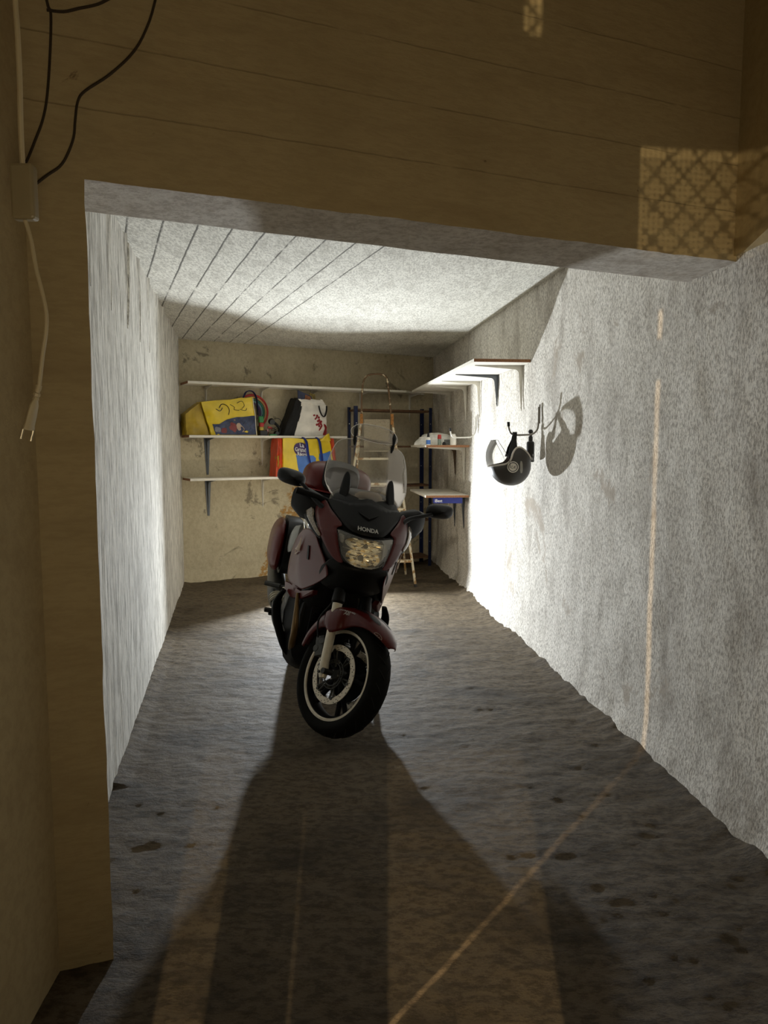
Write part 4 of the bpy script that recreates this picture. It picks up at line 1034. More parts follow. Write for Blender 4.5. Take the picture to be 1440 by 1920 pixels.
# forks
for s in (-1, 1):
    y = s * 0.100
    bm = bmesh.new(); add_tube(bm, [(-0.020, y, 0.262), (-0.034, y, 0.290), (-0.055, y, 0.335), (-0.145, y, 0.585), (-0.156, y, 0.618)], [0.018, 0.026, 0.0235, 0.0245, 0.026], 18)
    lg = sobj('fork_leg', bm, M_alu, mc); lg['label'] = 'light metal fork slider'
    bm = bmesh.new(); add_tube(bm, [(-0.156, y, 0.618), (-0.160, y, 0.628), (-0.190, y, 0.70)], [0.026, 0.035, 0.029], 18); sobj('dust_boot', bm, M_bk, lg)
    bm = bmesh.new(); add_tube(bm, [(-0.195, y, 0.72), (-0.315, y, 1.02)], 0.0195, 16); sobj('fork_tube', bm, M_chr, lg)
    bm = bmesh.new(); add_tube(bm, [(-0.010, y + s * .030, 0.300), (-0.010, y - s * .03, 0.300)], 0.015, 12); add_tube(bm, [(-0.035, y + s * .022, 0.285), (-0.035, y + s * .033, 0.285)], 0.007, 8); sobj('axle_clamp', bm, M_drk, lg)
    bm = bmesh.new(); add_box(bm, (-0.150, s * .072, 0.385), (0.060, 0.052, 0.105), Matrix.Rotation(-0.5, 3, 'Y')); add_tube(bm, [(-0.145, s * .10, 0.415), (-0.145, s * .045, 0.415)], 0.021, 12); add_tube(bm, [(-0.165, s * .10, 0.365), (-0.165, s * .045, 0.365)], 0.021, 12)
    sobj('brake_caliper', bm, M_drk, mc, bevel=0.006)
    bm = bmesh.new(); add_tube(bm, [(-0.17, s * .11, 0.42), (-0.22, s * .115, 0.50), (-0.20, s * .10, 0.60), (-0.21, s * .07, 0.68)], 0.0055, 6, smooth=4); sobj('brake_hose', bm, M_bk, mc)
bm = bmesh.new(); add_box(bm, (-0.285, 0, 0.80), (0.07, 0.26, 0.035), Matrix.Rotation(-0.47, 3, 'Y')); sobj('fork_yoke', bm, M_bkm, mc, bevel=0.01)
# front mudguard
tab = [(46, .022, .338, .352), (52, .050, .330, .354), (60, .072, .316, .352), (72, .088, .292, .350), (85, .094, .262, .348), (94, .096, .240, .348), (100, .104, .222, .347), (105, .126, .205, .347), (112, .130, .198, .346), (120, .130, .200, .346), (127, .124, .222, .345), (132, .104, .245, .345), (140, .098, .262, .344), (150, .094, .274, .342), (162, .088, .280, .340), (174, .078, .286, .338)]
def fender_pt(th, u):
    """u in -1..1 across the guard"""
    for p, q in zip(tab, tab[1:]):
        if p[0] <= th <= q[0]: k = (th - p[0]) / (q[0] - p[0]); w, rs, rt = [p[i] + (q[i] - p[i]) * k for i in (1, 2, 3)]; break
    else: w, rs, rt = tab[-1][1:]
    a = abs(u); s = 1 if u >= 0 else -1
    if a < 0.62: t = a / 0.62; y = w * 0.93 * math.sin(t * math.pi / 2); r = rt - (rt - max(rs, rt - .038)) * (1 - math.cos(t * math.pi / 2)) * .9
    else: t = (a - 0.62) / 0.38; y = w * (0.93 + 0.07 * math.sin(t * math.pi)); r0 = rt - (rt - max(rs, rt - .038)) * .9; r = r0 + (rs - r0) * t
    tr = math.radians(th); return V((r * math.cos(tr), s * y, 0.30 + r * math.sin(tr)))
bm = bmesh.new(); G = []
for i in range(65):
    th = 46 + 128 * i / 64; G.append([bm.verts.new(fender_pt(th, -1 + 2 * j / 36)) for j in range(37)])
for i in range(64):
    for j in range(36): bm.faces.new((G[i][j], G[i][j + 1], G[i + 1][j + 1], G[i + 1][j]))
fd = sobj('front_mudguard', bm, M_paint, mc, solid=0.003)
def fender_out(th, u, k=0.003):
    p = fender_pt(th, u); q = fender_pt(th, u + .01) - fender_pt(th, u - .01); r = fender_pt(th + 1, u) - fender_pt(th - 1, u); n = q.cross(r).normalized()
    if n.dot(p - V((0, 0, .3))) < 0: n = -n
    return p + n * k
for c, hw, hh, lb in ((93, 9, .085, 0), (76, 8, .11, 0)):
    for s in (-1, 1):
        el = [(c + hw * math.cos(a), s * (0.20) + hh * math.sin(a) * 1.0) for a in [2 * math.pi * k / 20 for k in range(20)]]
        bm = bmesh.new(); merge(bm, panel_bm(el, lambda a, b: fender_out(a, b, .0025), 3, 0))
        sobj('air_slot', bm, M_bk, fd)
for s in (-1, 1):
    bm = bmesh.new()
    for txt, dv in (('COMBINED', 0.055), ('ABS', -0.045)):
        merge(bm, text_bm(txt, 0.019, 0.0002, lambda x, y, z, dv=dv: fender_out(100 + (x if s < 0 else -x) * -170, s * (0.63 - (y + dv * .13) * 5.0 * 1.0), .0028), bold=0.0004))
    sobj('lettering', bm, M_ink, fd, smooth=False)
    bm = bmesh.new()
    add_tube(bm, [fender_out(58 + 4.2 * math.cos(a), s * (0.62 + .16 * math.sin(a)), .003) for a in [2 * math.pi * k / 20 for k in range(20)]], 0.0012, 5, closed=True)
    for dx in (-1.6, 0.4): add_tube(bm, [fender_out(58 + dx, s * 0.54, .003), fender_out(58 + dx + .6, s * 0.70, .003)], 0.0010, 5)
    sobj('round_emblem', bm, mat('faded_white', (0.35, 0.30, 0.28), 0.5), fd)
# ---- nose surface and its panels
def interp(x, X, Y):
    if x <= X[0]: return Y[0]
    for a, b, c, d in zip(X, X[1:], Y, Y[1:]):
        if x <= b: return c + (d - c) * (x - a) / (b - a)
    return Y[-1]
def nose(y, z, off=0.0): return V((interp(z, [.50, .62, .75, .85, 1.0, 1.18, 1.3], [-.22, -.12, -.01, .045, .0, -.17, -.32]) - 3.2 * y * y + off, y, z))
def mir(poly): return [(-a, b) for a, b in poly]
def npanel(name, poly, m, off=0.0, par=mc, solid=0.006, rnd=1, cuts=4):
    return obj(name, panel_bm(poly, lambda a, b: nose(a, b, off), cuts, rnd), m, par, solid=solid)
# dark inner shell under the panels
bm = bmesh.new(); rings = []
for (x, w, zl, zh) in ((-0.085, .085, .84, 1.00), (-0.10, .13, .80, 1.04), (-0.14, .155, .76, 1.10), (-0.19, .185, .72, 1.14), (-0.27, .215, .70, 1.12), (-0.40, .235, .50, 1.05), (-0.60, .24, .45, 0.98), (-0.78, .22, .48, 0.92)):
    rings.append([V((x, a, (zl + zh) / 2 + b)) for a, b in superring(28, w, (zh - zl) / 2, 3)])
add_loft(bm, rings); obj('inner_fairing', bm, M_bk, mc)
cp = npanel('centre_panel', [(0, 1.198), (.06, 1.178), (.11, 1.160), (.17, 1.162), (.205, 1.150), (.180, 1.110), (.152, 1.084), (.115, 1.046), (.082, 1.026), (.03, 1.019), (-.03, 1.019), (-.082, 1.026), (-.115, 1.046), (-.152, 1.084), (-.180, 1.110), (-.205, 1.150), (-.17, 1.162), (-.11, 1.160), (-.06, 1.178)], M_bk, 0.006)
bm = bmesh.new(); add_tube(bm, [nose(.055, 1.124, .014), nose(.03, 1.112, .014), nose(0, 1.100, .015), nose(-.03, 1.112, .014), nose(-.055, 1.124, .014)], [0.001, .006, .009, .006, .001], 8, flat=0.6); obj('chevron', bm, M_bkm, cp)
bm = text_bm('HONDA', 0.026, 0.0005, lambda x, y, z: nose(x * 1.12, 1.048 + y, .0125) + V((z, 0, 0)), bold=0.0007); obj('lettering', bm, mat('silver_letters', (0.45, 0.44, 0.40), 0.35, 0.5), cp, smooth=False)
sidep = [(.212, 1.148), (.186, 1.108), (.158, 1.080), (.122, 1.044), (.148, 1.030), (.152, 1.018), (.136, .955), (.120, .905), (.098, .868), (.13, .868), (.165, .894), (.200, .940), (.222, .975), (.236, 1.010), (.250, 1.05), (.255, 1.09), (.240, 1.13)]
for s in (-1, 1):
    P_ = sidep if s > 0 else mir(sidep)
    cw = npanel('cowl_side', P_, M_paint, 0.010)
    sg = [(.258, 1.085), (.262, 1.040), (.240, 1.000), (.218, .972), (.226, .962), (.250, .985), (.285, 1.030), (.300, 1.070), (.292, 1.095)]
    npanel('turn_signal', sg if s > 0 else mir(sg), mat('smoked_lens', (0.16, 0.12, 0.07), 0.15, coat=0.8, scale=90, var=0.4), 0.016, cw)
    sg2 = [(.255, 1.105), (.262, 1.075), (.250, 1.03), (.222, .975), (.212, .955), (.222, .948), (.262, .982), (.300, 1.03), (.318, 1.075), (.300, 1.115)]
    npanel('signal_surround', sg2 if s > 0 else mir(sg2), M_bk, -0.002, cw)
# headlight
hl = [(.148, 1.022), (.146, 1.006), (.132, .952), (.116, .905), (.092, .880), (.055, .866), (0, .862), (-.055, .866), (-.092, .880), (-.116, .905), (-.132, .952), (-.146, 1.006), (-.148, 1.022), (-.08, 1.012), (-.03, 1.006), (.03, 1.006), (.08, 1.012)]
hb = npanel('headlight', hl, mat('headlight_shell', (0.16, 0.155, 0.15), 0.35, 0.2, scale=60, var=0.4), -0.052, mc, 0.01)
# reflector facets; bright, gold and dark tones paint in the sparkle
def facets(n_s, n_r, cx, cz, rx, rz, dep, seed):
    bm = bmesh.new(); random.seed(seed)
    R = []
    for j in range(n_r + 1):
        k = j / n_r; row = []
        for i in range(n_s):
            a = 2 * math.pi * i / n_s; y = cx + rx * k * math.cos(a); z = cz + rz * k * math.sin(a)
            base = nose(y, z, -0.012); bulge = dep * (1 - k * k)
            row.append(bm.verts.new((base.x - bulge + random.uniform(-.006, .006), y, z)))
        R.append(row)
    for j in range(n_r):
        for i in range(n_s): bm.faces.new((R[j][i], R[j][(i + 1) % n_s], R[j + 1][(i + 1) % n_s], R[j + 1][i]))
    for f in bm.faces: f.material_index = random.choice((0, 0, 0, 1, 2))
    bmesh.ops.remove_doubles(bm, verts=bm.verts[:], dist=1e-5)
    return bm
M_ref2 = mat('sparkle_dark', (0.10, 0.08, 0.05), 0.25, 0.6, scale=80, var=0.3); M_ref3 = mat('sparkle_gold', (0.70, 0.55, 0.28), 0.3, 0.4, scale=90, var=0.3)
M_ref = mat('sparkle_bright', (0.95, 0.88, 0.68), 0.28, 0.4, scale=120, var=0.35)
obj('lower_reflector', facets(26, 5, -.004, .910, .088, .045, .016, 4), [M_ref, M_ref2, M_ref3], hb, smooth=False)
obj('upper_reflector', facets(24, 4, 0.0, .972, .104, .034, .014, 5), [M_ref, M_ref2, M_ref3], hb, smooth=False)
for s in (-1, 1):
    q = [(s * .108, 1.004), (s * .140, 1.004), (s * .128, .962), (s * .106, .958)]
    npanel('side_reflector', q if s > 0 else q[::-1], mat('soft_reflector', (0.42, 0.40, 0.36), 0.4, 0.3, scale=80, var=0.3), -0.018, hb, 0.002, 1, 3)
bm = bmesh.new()
for (y, z, r) in ((-.018, .908, .016), (.0, .968, .012)):
    add_tube(bm, [nose(y, z, -.020), nose(y, z, -.004)], [r, r * .8], 14)
obj('bulb_cap', bm, M_bkm, hb)
bm = bmesh.new(); add_tube(bm, [nose(-.112, .944, -.004), nose(-.05, .940, -.002), nose(.0, .935, 0), nose(.05, .937, -.002), nose(.118, .944, -.004)], 0.0028, 6, smooth=4); obj('divider', bm, mat('soft_reflector', (0.42, 0.40, 0.36), 0.4, 0.3), hb)
npanel('headlight_lens', hl, clear('lens_plastic', (0.9, 0.9, 0.88), alpha=0.03, rough=0.04), 0.004, hb, 0.002)
bm = bmesh.new(); add_tube(bm, [nose(a, b, 0.0) for a, b in hl], 0.0045, 6, closed=True); obj('headlight_rim', bm, M_bk, hb)
# chin below the headlight
npanel('chin_panel', [(.10, .866), (.06, .856), (0, .852), (-.06, .856), (-.10, .866), (-.150, .868), (-.185, .80), (-.165, .72), (-.10, .700), (0, .705), (.10, .700), (.165, .72), (.185, .80), (.150, .868)], M_bk, -0.075)
# side fairings: hand-laid control grid, creased ridge
GRID = [[(-0.42, -0.284, 0.954), (-0.34, -0.268, 0.975), (-0.28, -0.253, 0.971), (-0.24, -0.23, 0.954)],
        [(-0.55, -0.306, 0.872), (-0.42, -0.282, 0.872), (-0.30, -0.238, 0.895), (-0.20, -0.199, 0.894)],
        [(-0.62, -0.306, 0.759), (-0.45, -0.278, 0.779), (-0.28, -0.220, 0.815), (-0.14, -0.170, 0.846)],
        [(-0.64, -0.301, 0.661), (-0.42, -0.256, 0.691), (-0.22, -0.194, 0.742), (-0.09, -0.148, 0.794)],
        [(-0.60, -0.286, 0.624), (-0.38, -0.228, 0.629), (-0.20, -0.180, 0.705), (-0.09, -0.150, 0.774)]]
def bil(G, u, v):
    n, m = len(G) - 1, len(G[0]) - 1; j = min(int(v * n), n - 1); i = min(int(u * m), m - 1); fv, fu = v * n - j, u * m - i
    fu_ = fu
    A = V(G[j][i]).lerp(V(G[j][i + 1]), fu_); B = V(G[j + 1][i]).lerp(V(G[j + 1][i + 1]), fu_); return A.lerp(B, fv)
for s in (-1, 1):
    bm = bmesh.new(); mlt = V((1, -s, 1)); R = [[bm.verts.new((p[0], p[1] * -s, p[2])) for p in row] for row in GRID]
    fs = []
    for j in range(4):
        for i in range(3): fs.append(bm.faces.new((R[j][i], R[j][i + 1], R[j + 1][i + 1], R[j + 1][i])))
    cl = bm.edges.layers.float.new('crease_edge')
    for e in bm.edges:
        a, b_ = e.verts
        if any(a in (R[j][1],) and b_ in (R[j + 1][1],) or b_ is R[j][1] and a is R[j + 1][1] for j in range(1, 4)): e[cl] = 0.85
        elif e.is_boundary: e[cl] = 0.35
    o = obj('side_fairing', bm, M_paint, mc, sub=3); md = o.modifiers.new('solid', 'SOLIDIFY'); md.thickness = 0.005
    # wing emblem and slit, laid on the panel
    def fq(u, v, k=0.007):
        p = bil(GRID, u, v); a = bil(GRID, min(u + .02, 1), v) - bil(GRID, max(u - .02, 0), v); c = bil(GRID, u, min(v + .02, 1)) - bil(GRID, u, max(v - .02, 0))
        n = a.cross(c).normalized(); n = n if n.y < 0 else -n
        q = p + n * k; return V((q.x, q.y * -s, q.z))
    bm = bmesh.new()
    for i in range(5):
        a = fq(0.36 - .030 * i, 0.36 - .004 * i); b_ = fq(0.36 + .010 * i - .06, 0.13 + .040 * i)
        add_tube(bm, [a, a.lerp(b_, .5), b_], [0.0055, 0.0045, 0.001], 6, flat=0.5)
    add_tube(bm, [fq(0.22, 0.34), fq(0.27, 0.42), fq(0.35, 0.37)], [0.002, 0.005, 0.002], 6)
    obj('wing_emblem', bm, mat('pale_emblem', (0.75, 0.66, 0.60), 0.5), o)
    bm = bmesh.new(); vs = [fq(u, v, .002) for u, v in ((0.60, 0.27), (0.64, 0.28), (0.61, 0.50), (0.575, 0.48))]; add_hex(bm, vs + [fq(u, v, .006) for u, v in ((0.60, 0.27), (0.64, 0.28), (0.61, 0.50), (0.575, 0.48))]); obj('vent_slit', bm, M_bk, o, smooth=False)
    low = [(-0.66, -0.303, 0.612), (-0.58, -0.280, 0.618), (-0.42, -0.232, 0.615), (-0.24, -0.185, 0.665), (-0.27, -0.180, 0.635), (-0.42, -0.225, 0.570), (-0.55, -0.262, 0.545), (-0.65, -0.296, 0.570)]
    bm = bmesh.new(); A = [bm.verts.new((p[0], p[1] * -s, p[2])) for p in low]; B = [bm.verts.new((p[0] - .01, (p[1] + .03) * -s, p[2])) for p in low]
    bm.faces.new(A); bm.faces.new(B[::-1])
    for i in range(8): bm.faces.new((A[i], B[i], B[(i + 1) % 8], A[(i + 1) % 8]))
    obj('lower_fairing_strip', bm, M_paint, mc, smooth=False, bevel=0.004)
    # edge fairing: closes the flank between panel and tank
    bm = bmesh.new(); rings = []
    for (x, y, zl, zh) in ((-.36, .225, .70, .95), (-.50, .268, .58, .93), (-.66, .285, .56, .88), (-.82, .255, .58, .83), (-.95, .21, .62, .80)):
        rings.append([V((x, s * (y - .035) + a * 1.0, (zl + zh) / 2 + b)) for a, b in superring(18, .035, (zh - zl) / 2, 3)])
    add_loft(bm, rings); obj('flank_panel', bm, M_paint, mc)
# windscreen (large) and clip-on spoiler
def scr(y, z, off=0.0): return V((interp(z, [1.10, 1.60], [-.17, -.448]) - 2.2 * y * y + off, y, z))
sc_ = [(0, 1.505), (.09, 1.500), (.165, 1.486), (.198, 1.455), (.225, 1.36), (.232, 1.28), (.225, 1.235), (.190, 1.180), (.135, 1.150), (.085, 1.158), (.062, 1.182), (0, 1.192)]
sc_ = sc_ + [(-a, b) for a, b in sc_[-2:0:-1]]
sc = obj('windscreen', panel_bm(sc_, lambda a, b: scr(a, b), 4, 1), M_scr, mc, solid=0.003)
M_edge = mat('bright_plastic_edge', (0.85, 0.82, 0.76), 0.25, coat=0.5)
def rimtube(poly, fn, r=0.0019):
    bm = bmesh.new(); P = chaikin(poly, 1); D = []
    for a, b in zip(P, P[1:] + P[:1]):
        for k in range(3): t = k / 3; D.append(fn(a[0] + (b[0] - a[0]) * t, a[1] + (b[1] - a[1]) * t))
    add_tube(bm, D, r, 5, closed=True); return bm
obj('screen_edge', rimtube(sc_, scr), M_edge, sc)
sp_ = [(0, 1.592), (.06, 1.590), (.105, 1.580), (.132, 1.552), (.134, 1.530), (.118, 1.508), (.085, 1.508), (.04, 1.500), (0, 1.499)]
sp_ = sp_ + [(-a, b) for a, b in sp_[-2:0:-1]]
spf = lambda a, b: scr(a, b, .022)
sp = obj('spoiler', panel_bm(sp_, spf, 4, 1), M_scr, mc, solid=0.003); obj('spoiler_edge', rimtube(sp_, spf), M_edge, sp)
for s in (-1, 1):
    bm = bmesh.new(); add_tube(bm, [scr(s * .108, 1.57, .030), scr(s * .110, 1.545, .033), scr(s * .110, 1.51, .030)], [.004, .0115, .006], 10, smooth=4, flat=0.5); add_tube(bm, [scr(s * .110, 1.515, .026), scr(s * .108, 1.49, .014), scr(s * .105, 1.462, .006)], [.006, .010, .004], 10, smooth=4, flat=0.6)
    obj('spoiler_clamp', bm, M_bk, sp)
    pd = [(s * .118, 1.315), (s * .132, 1.300), (s * .142, 1.25), (s * .150, 1.19), (s * .132, 1.178), (s * .112, 1.185), (s * .100, 1.235), (s * .104, 1.29)]
    obj('screen_mount', panel_bm(pd if s > 0 else pd[::-1], lambda a, b: scr(a, b, .006), 3, 1), M_bk, sc, solid=0.014)
# dashboard hump seen through the screen
bm = bmesh.new(); rings = []
for (x, w, zl, zh) in ((-.20, .15, 1.05, 1.17), (-.26, .185, 1.04, 1.215), (-.33, .19, 1.03, 1.235), (-.40, .16, 1.03, 1.22)): rings.append([V((x, a, (zl + zh) / 2 + b)) for a, b in superring(24, w, (zh - zl) / 2, 3)])
add_loft(bm, rings); obj('dashboard', bm, M_bk, mc)
# handlebars with guards, turned with the fork
for s in (-1, 1):
    bm = bmesh.new(); add_tube(bm, [(-0.33, s * .06, 1.045), (-0.36, s * .20, 1.075), (-0.44, s * .30, 1.075), (-0.50, s * .40, 1.06)], [.014, .014, .016, .018], 12, smooth=4); sobj('handlebar', bm, M_bkm, mc)
    bm = bmesh.new(); rings = []
    for (x, y, z, hy, hz) in ((-.30, .17, 1.07, .030, .050), (-.33, .235, 1.085, .045, .075), (-.37, .30, 1.10, .040, .085), (-.42, .355, 1.115, .025, .060)):
        rings.append([V((x + a * .5, s * (y + a), z + b)) for a, b in superring(16, hy, hz, 2.6)])
    add_loft(bm, rings); obj('hand_guard', bm, M_bk, mc)
    # mirror: stalk from cowl + housing
    yc, zc = (0.405, 1.223) if s < 0 else (0.442, 1.200)
    bm = bmesh.new(); add_tube(bm, [(-.25, s * .215, 1.10), (-.29, s * .27, 1.135), (-.33, s * (yc - .07), zc - .030), (-.36, s * (yc - .02), zc - .010)], [.016, .011, .010, .013], 12, smooth=4)
    mr = obj('mirror_stalk', bm, M_bk, mc)
    bm = bmesh.new(); rings = []
    for k in range(9):
        t = k / 8; q = math.sin(math.pi * (0.08 + 0.92 * t) / 2); xx = -.300 - .075 * t
        hw = .078 * q; hh = .042 * q
        rings.append([V((xx, s * yc + a, zc + b + a * s * (.10) )) for a, b in superring(24, hw, hh, 2.8)])
    add_loft(bm, rings); obj('mirror_housing', bm, M_bk, mr)
    bm = bmesh.new(); add_loft(bm, [[V((-.3755 - .002 * j, s * yc + a, zc + b + a * s * .10)) for a, b in superring(24, .072, .037, 2.8)] for j in range(2)]); obj('mirror_glass', bm, M_chr, mr)
# tank, seat, tail
bm = bmesh.new(); rings = []
for (x, w, zl, zh) in ((-.42, .12, .85, 1.02), (-.50, .17, .82, 1.08), (-.66, .185, .78, 1.09), (-.82, .16, .74, 1.02), (-.92, .12, .72, .92)): rings.append([V((x, a, (zl + zh) / 2 + b)) for a, b in superring(24, w, (zh - zl) / 2, 2.4)])
add_loft(bm, rings); obj('fuel_tank', bm, M_paint, mc)
bm = bmesh.new(); rings = []
for (x, w, zl, zh) in ((-.86, .10, .74, .86), (-.98, .15, .74, .86), (-1.15, .165, .74, .87), (-1.24, .15, .76, .93), (-1.45, .15, .78, .94), (-1.58, .13, .82, .93)): rings.append([V((x, a, (zl + zh) / 2 + b)) for a, b in superring(24, w, (zh - zl) / 2, 3)])
add_loft(bm, rings); obj('seat', bm, M_seat, mc)
bm = bmesh.new(); rings = []
for (x, w, zl, zh) in ((-1.00, .16, .56, .78), (-1.3, .20, .58, .82), (-1.6, .18, .62, .86), (-1.83, .12, .70, .88)): rings.append([V((x, a, (zl + zh) / 2 + b)) for a, b in superring(24, w, (zh - zl) / 2, 3)])
add_loft(bm, rings); tl = obj('tail_unit', bm, M_paint, mc)
bm = bmesh.new(); add_box(bm, (-1.84, 0, .80), (.03, .20, .07)); obj('tail_light', bm, mat('red_lens', (0.3, 0.01, 0.01), 0.2, coat=0.8), tl, bevel=.01)
bm = bmesh.new(); add_box(bm, (-1.88, 0, .58), (.01, .20, .15), Matrix.Rotation(.25, 3, 'Y')); obj('number_plate', bm, mat('plate_white', (0.6, 0.6, 0.58), 0.4), mc)
bm = bmesh.new(); add_tube(bm, [(-1.70, .06, .66), (-1.86, .04, .62), (-1.90, 0, .50), (-1.86, -.04, .62), (-1.70, -.06, .66)], .012, 8, smooth=3); obj('plate_bracket', bm, M_bk, mc)
# panniers
for s in (-1, 1):
    bm = bmesh.new(); rings = []
    for (y, x0, x1, z0, z1) in ((.262, -1.17, -1.66, .57, .92), (.30, -1.13, -1.70, .545, .925), (.345, -1.14, -1.69, .555, .905), (.378, -1.18, -1.65, .59, .86), (.392, -1.26, -1.58, .65, .78)):
        rings.append([V(((x0 + x1) / 2 + a, s * y, (z0 + z1) / 2 + b)) for a, b in superring(28, (x0 - x1) / 2, (z1 - z0) / 2, 3.4)])
    add_loft(bm, rings[1:]); pn = obj('pannier', bm, M_paint, mc, sub=1)
    bm = bmesh.new(); add_loft(bm, [[V((p.x * 1.0, s * yy, p.z)) for p in rings[1]] for yy in (.205, .302)]); obj('pannier_shell', bm, M_bk, pn)
    bm = bmesh.new(); rr = []
    for (x, y, z, w, h_) in ((-1.02, .235, .86, .012, .060), (-1.06, .262, .82, .020, .085), (-1.11, .275, .79, .014, .070)): rr.append([V((x, s * y + a, z + b)) for a, b in superring(14, w, h_, 2.4)])
    add_loft(bm, rr); obj('pannier_trim', bm, mat('silver_grey_plastic', (0.22, 0.22, 0.20), 0.35, 0.3), pn)['label'] = 'silver grey trim'
# top case
bm = bmesh.new(); rings = []
for (x, w, zl, zh) in ((-1.385, .13, 1.16, 1.25), (-1.40, .19, 1.13, 1.29), (-1.44, .225, 1.115, 1.325), (-1.58, .245, 1.11, 1.350), (-1.74, .235, 1.11, 1.335), (-1.83, .18, 1.13, 1.27)):
    rings.append([V((x, a, (zl + zh) / 2 + b)) for a, b in superring(32, w, (zh - zl) / 2, 2.8)])
add_loft(bm, rings); tc_ = obj('top_case', bm, M_paint, mc)
bm = bmesh.new(); rings = []
for (x, w, zl, zh) in ((-1.335, .085, 1.155, 1.295), (-1.345, .115, 1.145, 1.325), (-1.38, .128, 1.14, 1.345), (-1.44, .130, 1.15, 1.362), (-1.60, .115, 1.25, 1.366)):
    rings.append([V((x, a, (zl + zh) / 2 + b)) for a, b in superring(24, w, (zh - zl) / 2, 3)])
add_loft(bm, rings); obj('backrest_pad', bm, M_bk, tc_)['label'] = 'black passenger back pad'
bm = bmesh.new(); rings = [[V((x, a, 1.105 + b)) for a, b in superring(28, w, .018, 4)] for (x, w) in ((-1.36, .15), (-1.40, .225), (-1.60, .252), (-1.80, .20))]; add_loft(bm, rings); obj('case_base', bm, M_bk, tc_)
bm = bmesh.new(); rings = [[V((x, a, 1.140 + b)) for a, b in superring(28, w, .0055, 3)] for (x, w) in ((-1.385, .16), (-1.42, .228), (-1.60, .250), (-1.80, .19))]; add_loft(bm, rings); obj('case_band', bm, mat('bright_red_band', (0.26, 0.035, 0.03), 0.35, coat=0.5), tc_)
bm = bmesh.new()
for s in (-1, 1): add_tube(bm, [(-1.22, s * .17, .86), (-1.30, s * .21, .99), (-1.50, s * .20, 1.07), (-1.76, s * .12, 1.07)], .013, 10, smooth=5)
obj('grab_rail', bm, M_chr, mc)['label'] = 'bright metal grab rail'
# engine, frame, exhaust
bm = bmesh.new(); rings = []
for (x, w, zl, zh) in ((-.40, .12, .26, .60), (-.46, .22, .18, .66), (-.62, .255, .115, .68), (-.85, .245, .13, .66), (-1.02, .20, .20, .60), (-1.14, .14, .26, .58)): rings.append([V((x, a, (zl + zh) / 2 + b)) for a, b in superring(20, w, (zh - zl) / 2, 4)])
add_loft(bm, rings); eg = obj('engine', bm, M_bkm, mc)
for s in (-1, 1):
    bm = bmesh.new(); add_tube(bm, [(-.66, s * .10, .52), (-.64, s * .26, .56)], [.085, .070], 16); 
    for k in range(4): add_tube(bm, [(-.66, s * (.13 + .022 * k), .53), (-.66, s * (.138 + .022 * k), .53)], .094, 18)
    obj('cylinder_head', bm, M_drk, eg)
bm = bmesh.new(); rings = []
for (x, w, zl, zh) in ((-.44, .20, .34, .62), (-.55, .275, .27, .64), (-.75, .285, .26, .64), (-.95, .25, .30, .62), (-1.05, .18, .36, .60)): rings.append([V((x, a, (zl + zh) / 2 + b)) for a, b in superring(20, w, (zh - zl) / 2, 3)])
add_loft(bm, rings); obj('lower_cowl', bm, M_bk, mc)
bm = bmesh.new(); add_box(bm, (-.40, 0, .50), (.04, .30, .30)); 
for k in range(14): add_box(bm, (-.376, 0, .37 + k * .02), (.01, .28, .004))
obj('radiator', bm, M_bkm, mc, smooth=False)
bm = bmesh.new(); add_tube(bm, [(-.43, -.24, .60), (-.40, -.22, .42), (-.46, -.21, .30), (-.62, -.19, .20)], [.008, .020, .020, .012], 12, smooth=5); obj('lower_cover', bm, mat('bronze_pipe', (0.16, 0.10, 0.04), 0.35, 0.6), mc)
for s in (-1, 1):
    bm = bmesh.new(); add_tube(bm, [(-.60, s * .30, .57), (-.62, s * .325, .50), (-.62, s * .315, .42), (-.60, s * .275, .32), (-.56, s * .23, .24), (-.62, s * .17, .19)], [.018, .030, .034, .030, .024, .018], 14, smooth=5, flat=0.6); obj('engine_guard', bm, M_bkm, mc)
    bm = bmesh.new(); add_tube(bm, [(-.80, s * .20, .37), (-.84, s * .29, .375)], .011, 8); add_box(bm, (-.85, s * .325, .385), (.045, .095, .022)); add_box(bm, (-.84, s * .315, .365), (.03, .06, .012)); obj('foot_peg', bm, M_bk, mc, bevel=.004)
    bm = bmesh.new(); add_tube(bm, [(-1.02, s * .22, .52), (-1.06, s * .30, .50)], .010, 8); add_tube(bm, [(-1.05, s * .29, .505), (-1.08, s * .385, .505)], .017, 10); obj('passenger_peg', bm, M_drk, mc)
bm = bmesh.new(); add_tube(bm, [(-.55, -.18, .24), (-.80, -.22, .24), (-1.00, -.275, .30), (-1.12, -.285, .40)], [.024, .026, .028, .036], 16, smooth=5); obj('exhaust_pipe', bm, M_drk, mc)
bm = bmesh.new(); rings = []
for k, (x, z, r) in enumerate(((-1.10, .385, .036), (-1.14, .405, .052), (-1.22, .43, .064), (-1.45, .47, .066), (-1.80, .53, .062), (-1.86, .54, .045))): rings.append([V((x - b * .2, -.290 + a, z + b)) for a, b in superring(20, r * .92, r * 1.25, 2.2)])
add_loft(bm, rings); ex = obj('silencer', bm, M_drk, mc)
bm = bmesh.new(); add_tube(bm, [(-1.02, -.24, .505), (-1.10, -.31, .500), (-1.16, -.345, .475)], [.014, .018, .018], 8, flat=.45); add_box(bm, (-1.03, -.245, .475), (.02, .03, .07)); obj('silencer_bracket', bm, M_alu, ex, bevel=.003)
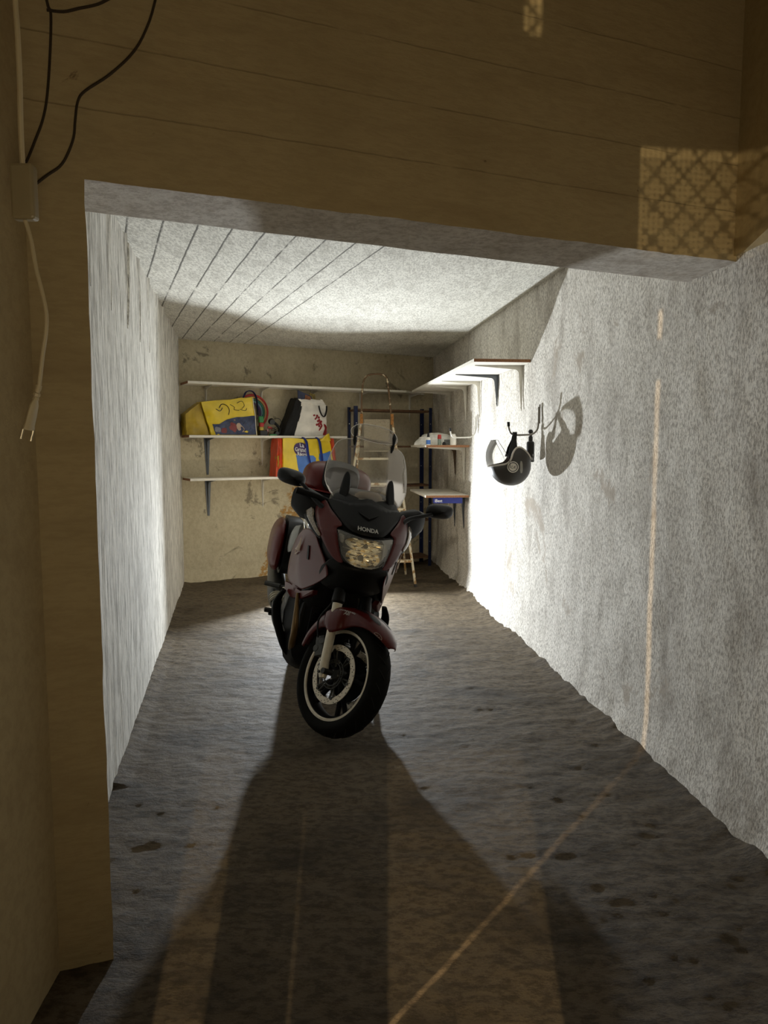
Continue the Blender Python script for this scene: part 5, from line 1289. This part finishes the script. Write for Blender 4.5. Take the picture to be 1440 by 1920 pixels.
for k in range(3):
    bm = bmesh.new(); x, z = -1.105 - .016 * k, .388 + .008 * k; add_tube(bm, [(x, -.287, z), (x - .005, -.287, z + .002)], .046 + .004 * k, 18, flat=1.1); obj('clamp_ring', bm, M_alu, ex)
bm = bmesh.new()
for s in (-1, 1):
    add_tube(bm, [(-.40, s * .12, .90), (-.55, s * .16, .72), (-.80, s * .19, .56), (-1.02, s * .17, .50), (-1.05, s * .15, .30)], .020, 10, smooth=4); add_tube(bm, [(-.80, s * .15, .60), (-1.2, s * .17, .72), (-1.6, s * .14, .80)], .014, 10, smooth=3)
obj('frame', bm, M_bkm, mc)
rt, Mw2 = wheel(V((-1.475, 0, 0.300)), 0.300, 0.155, lambda n, b, m, parent=mc: obj(n, b, m, parent), 'rear_tyre')
bm = bmesh.new(); add_tube(bm, [(-1.0, .12, .32), (-1.475, .125, .30)], [.045, .05], 12); add_tube(bm, [(-1.0, -.12, .32), (-1.475, -.115, .30)], [.03, .03], 12); add_tube(bm, [(-1.475, .16, .30), (-1.475, .07, .30)], .075, 18); obj('swing_arm', bm, M_drk, mc)
disc(Mw2, 0.085, 0.13, 0.10, lambda n, b, m, parent=mc: obj(n, b, m, parent), rt)
bm = bmesh.new(); 
for i in range(17):
    pass
rg = []
for i in range(17):
    a = math.radians(60 + 100 * i / 16); r = .335; rg.append([V((-1.475 + r * math.cos(a) * 1.0, y, .30 + (r + dz) * math.sin(a))) for y, dz in ((-.085, -.02), (-.07, 0), (0, .008), (.07, 0), (.085, -.02))])
add_loft(bm, rg, closed=False); obj('rear_mudguard', bm, M_bk, mc, solid=.004)
# side stand down on the leaning side
foot_w = MBK.inverted() @ V((-0.10, 4.30, 0.006))
bm = bmesh.new(); add_tube(bm, [(-.72, .16, .24), (foot_w.x, foot_w.y, foot_w.z + .01)], [.014, .012], 10); obj('side_stand', bm, M_bkm, mc)
bm = bmesh.new(); wv = MBK.inverted().to_3x3() @ V((0, 0, 1)); add_tube(bm, [foot_w, foot_w + wv * .010], .030, 14); obj('stand_foot', bm, M_bkm, mc)
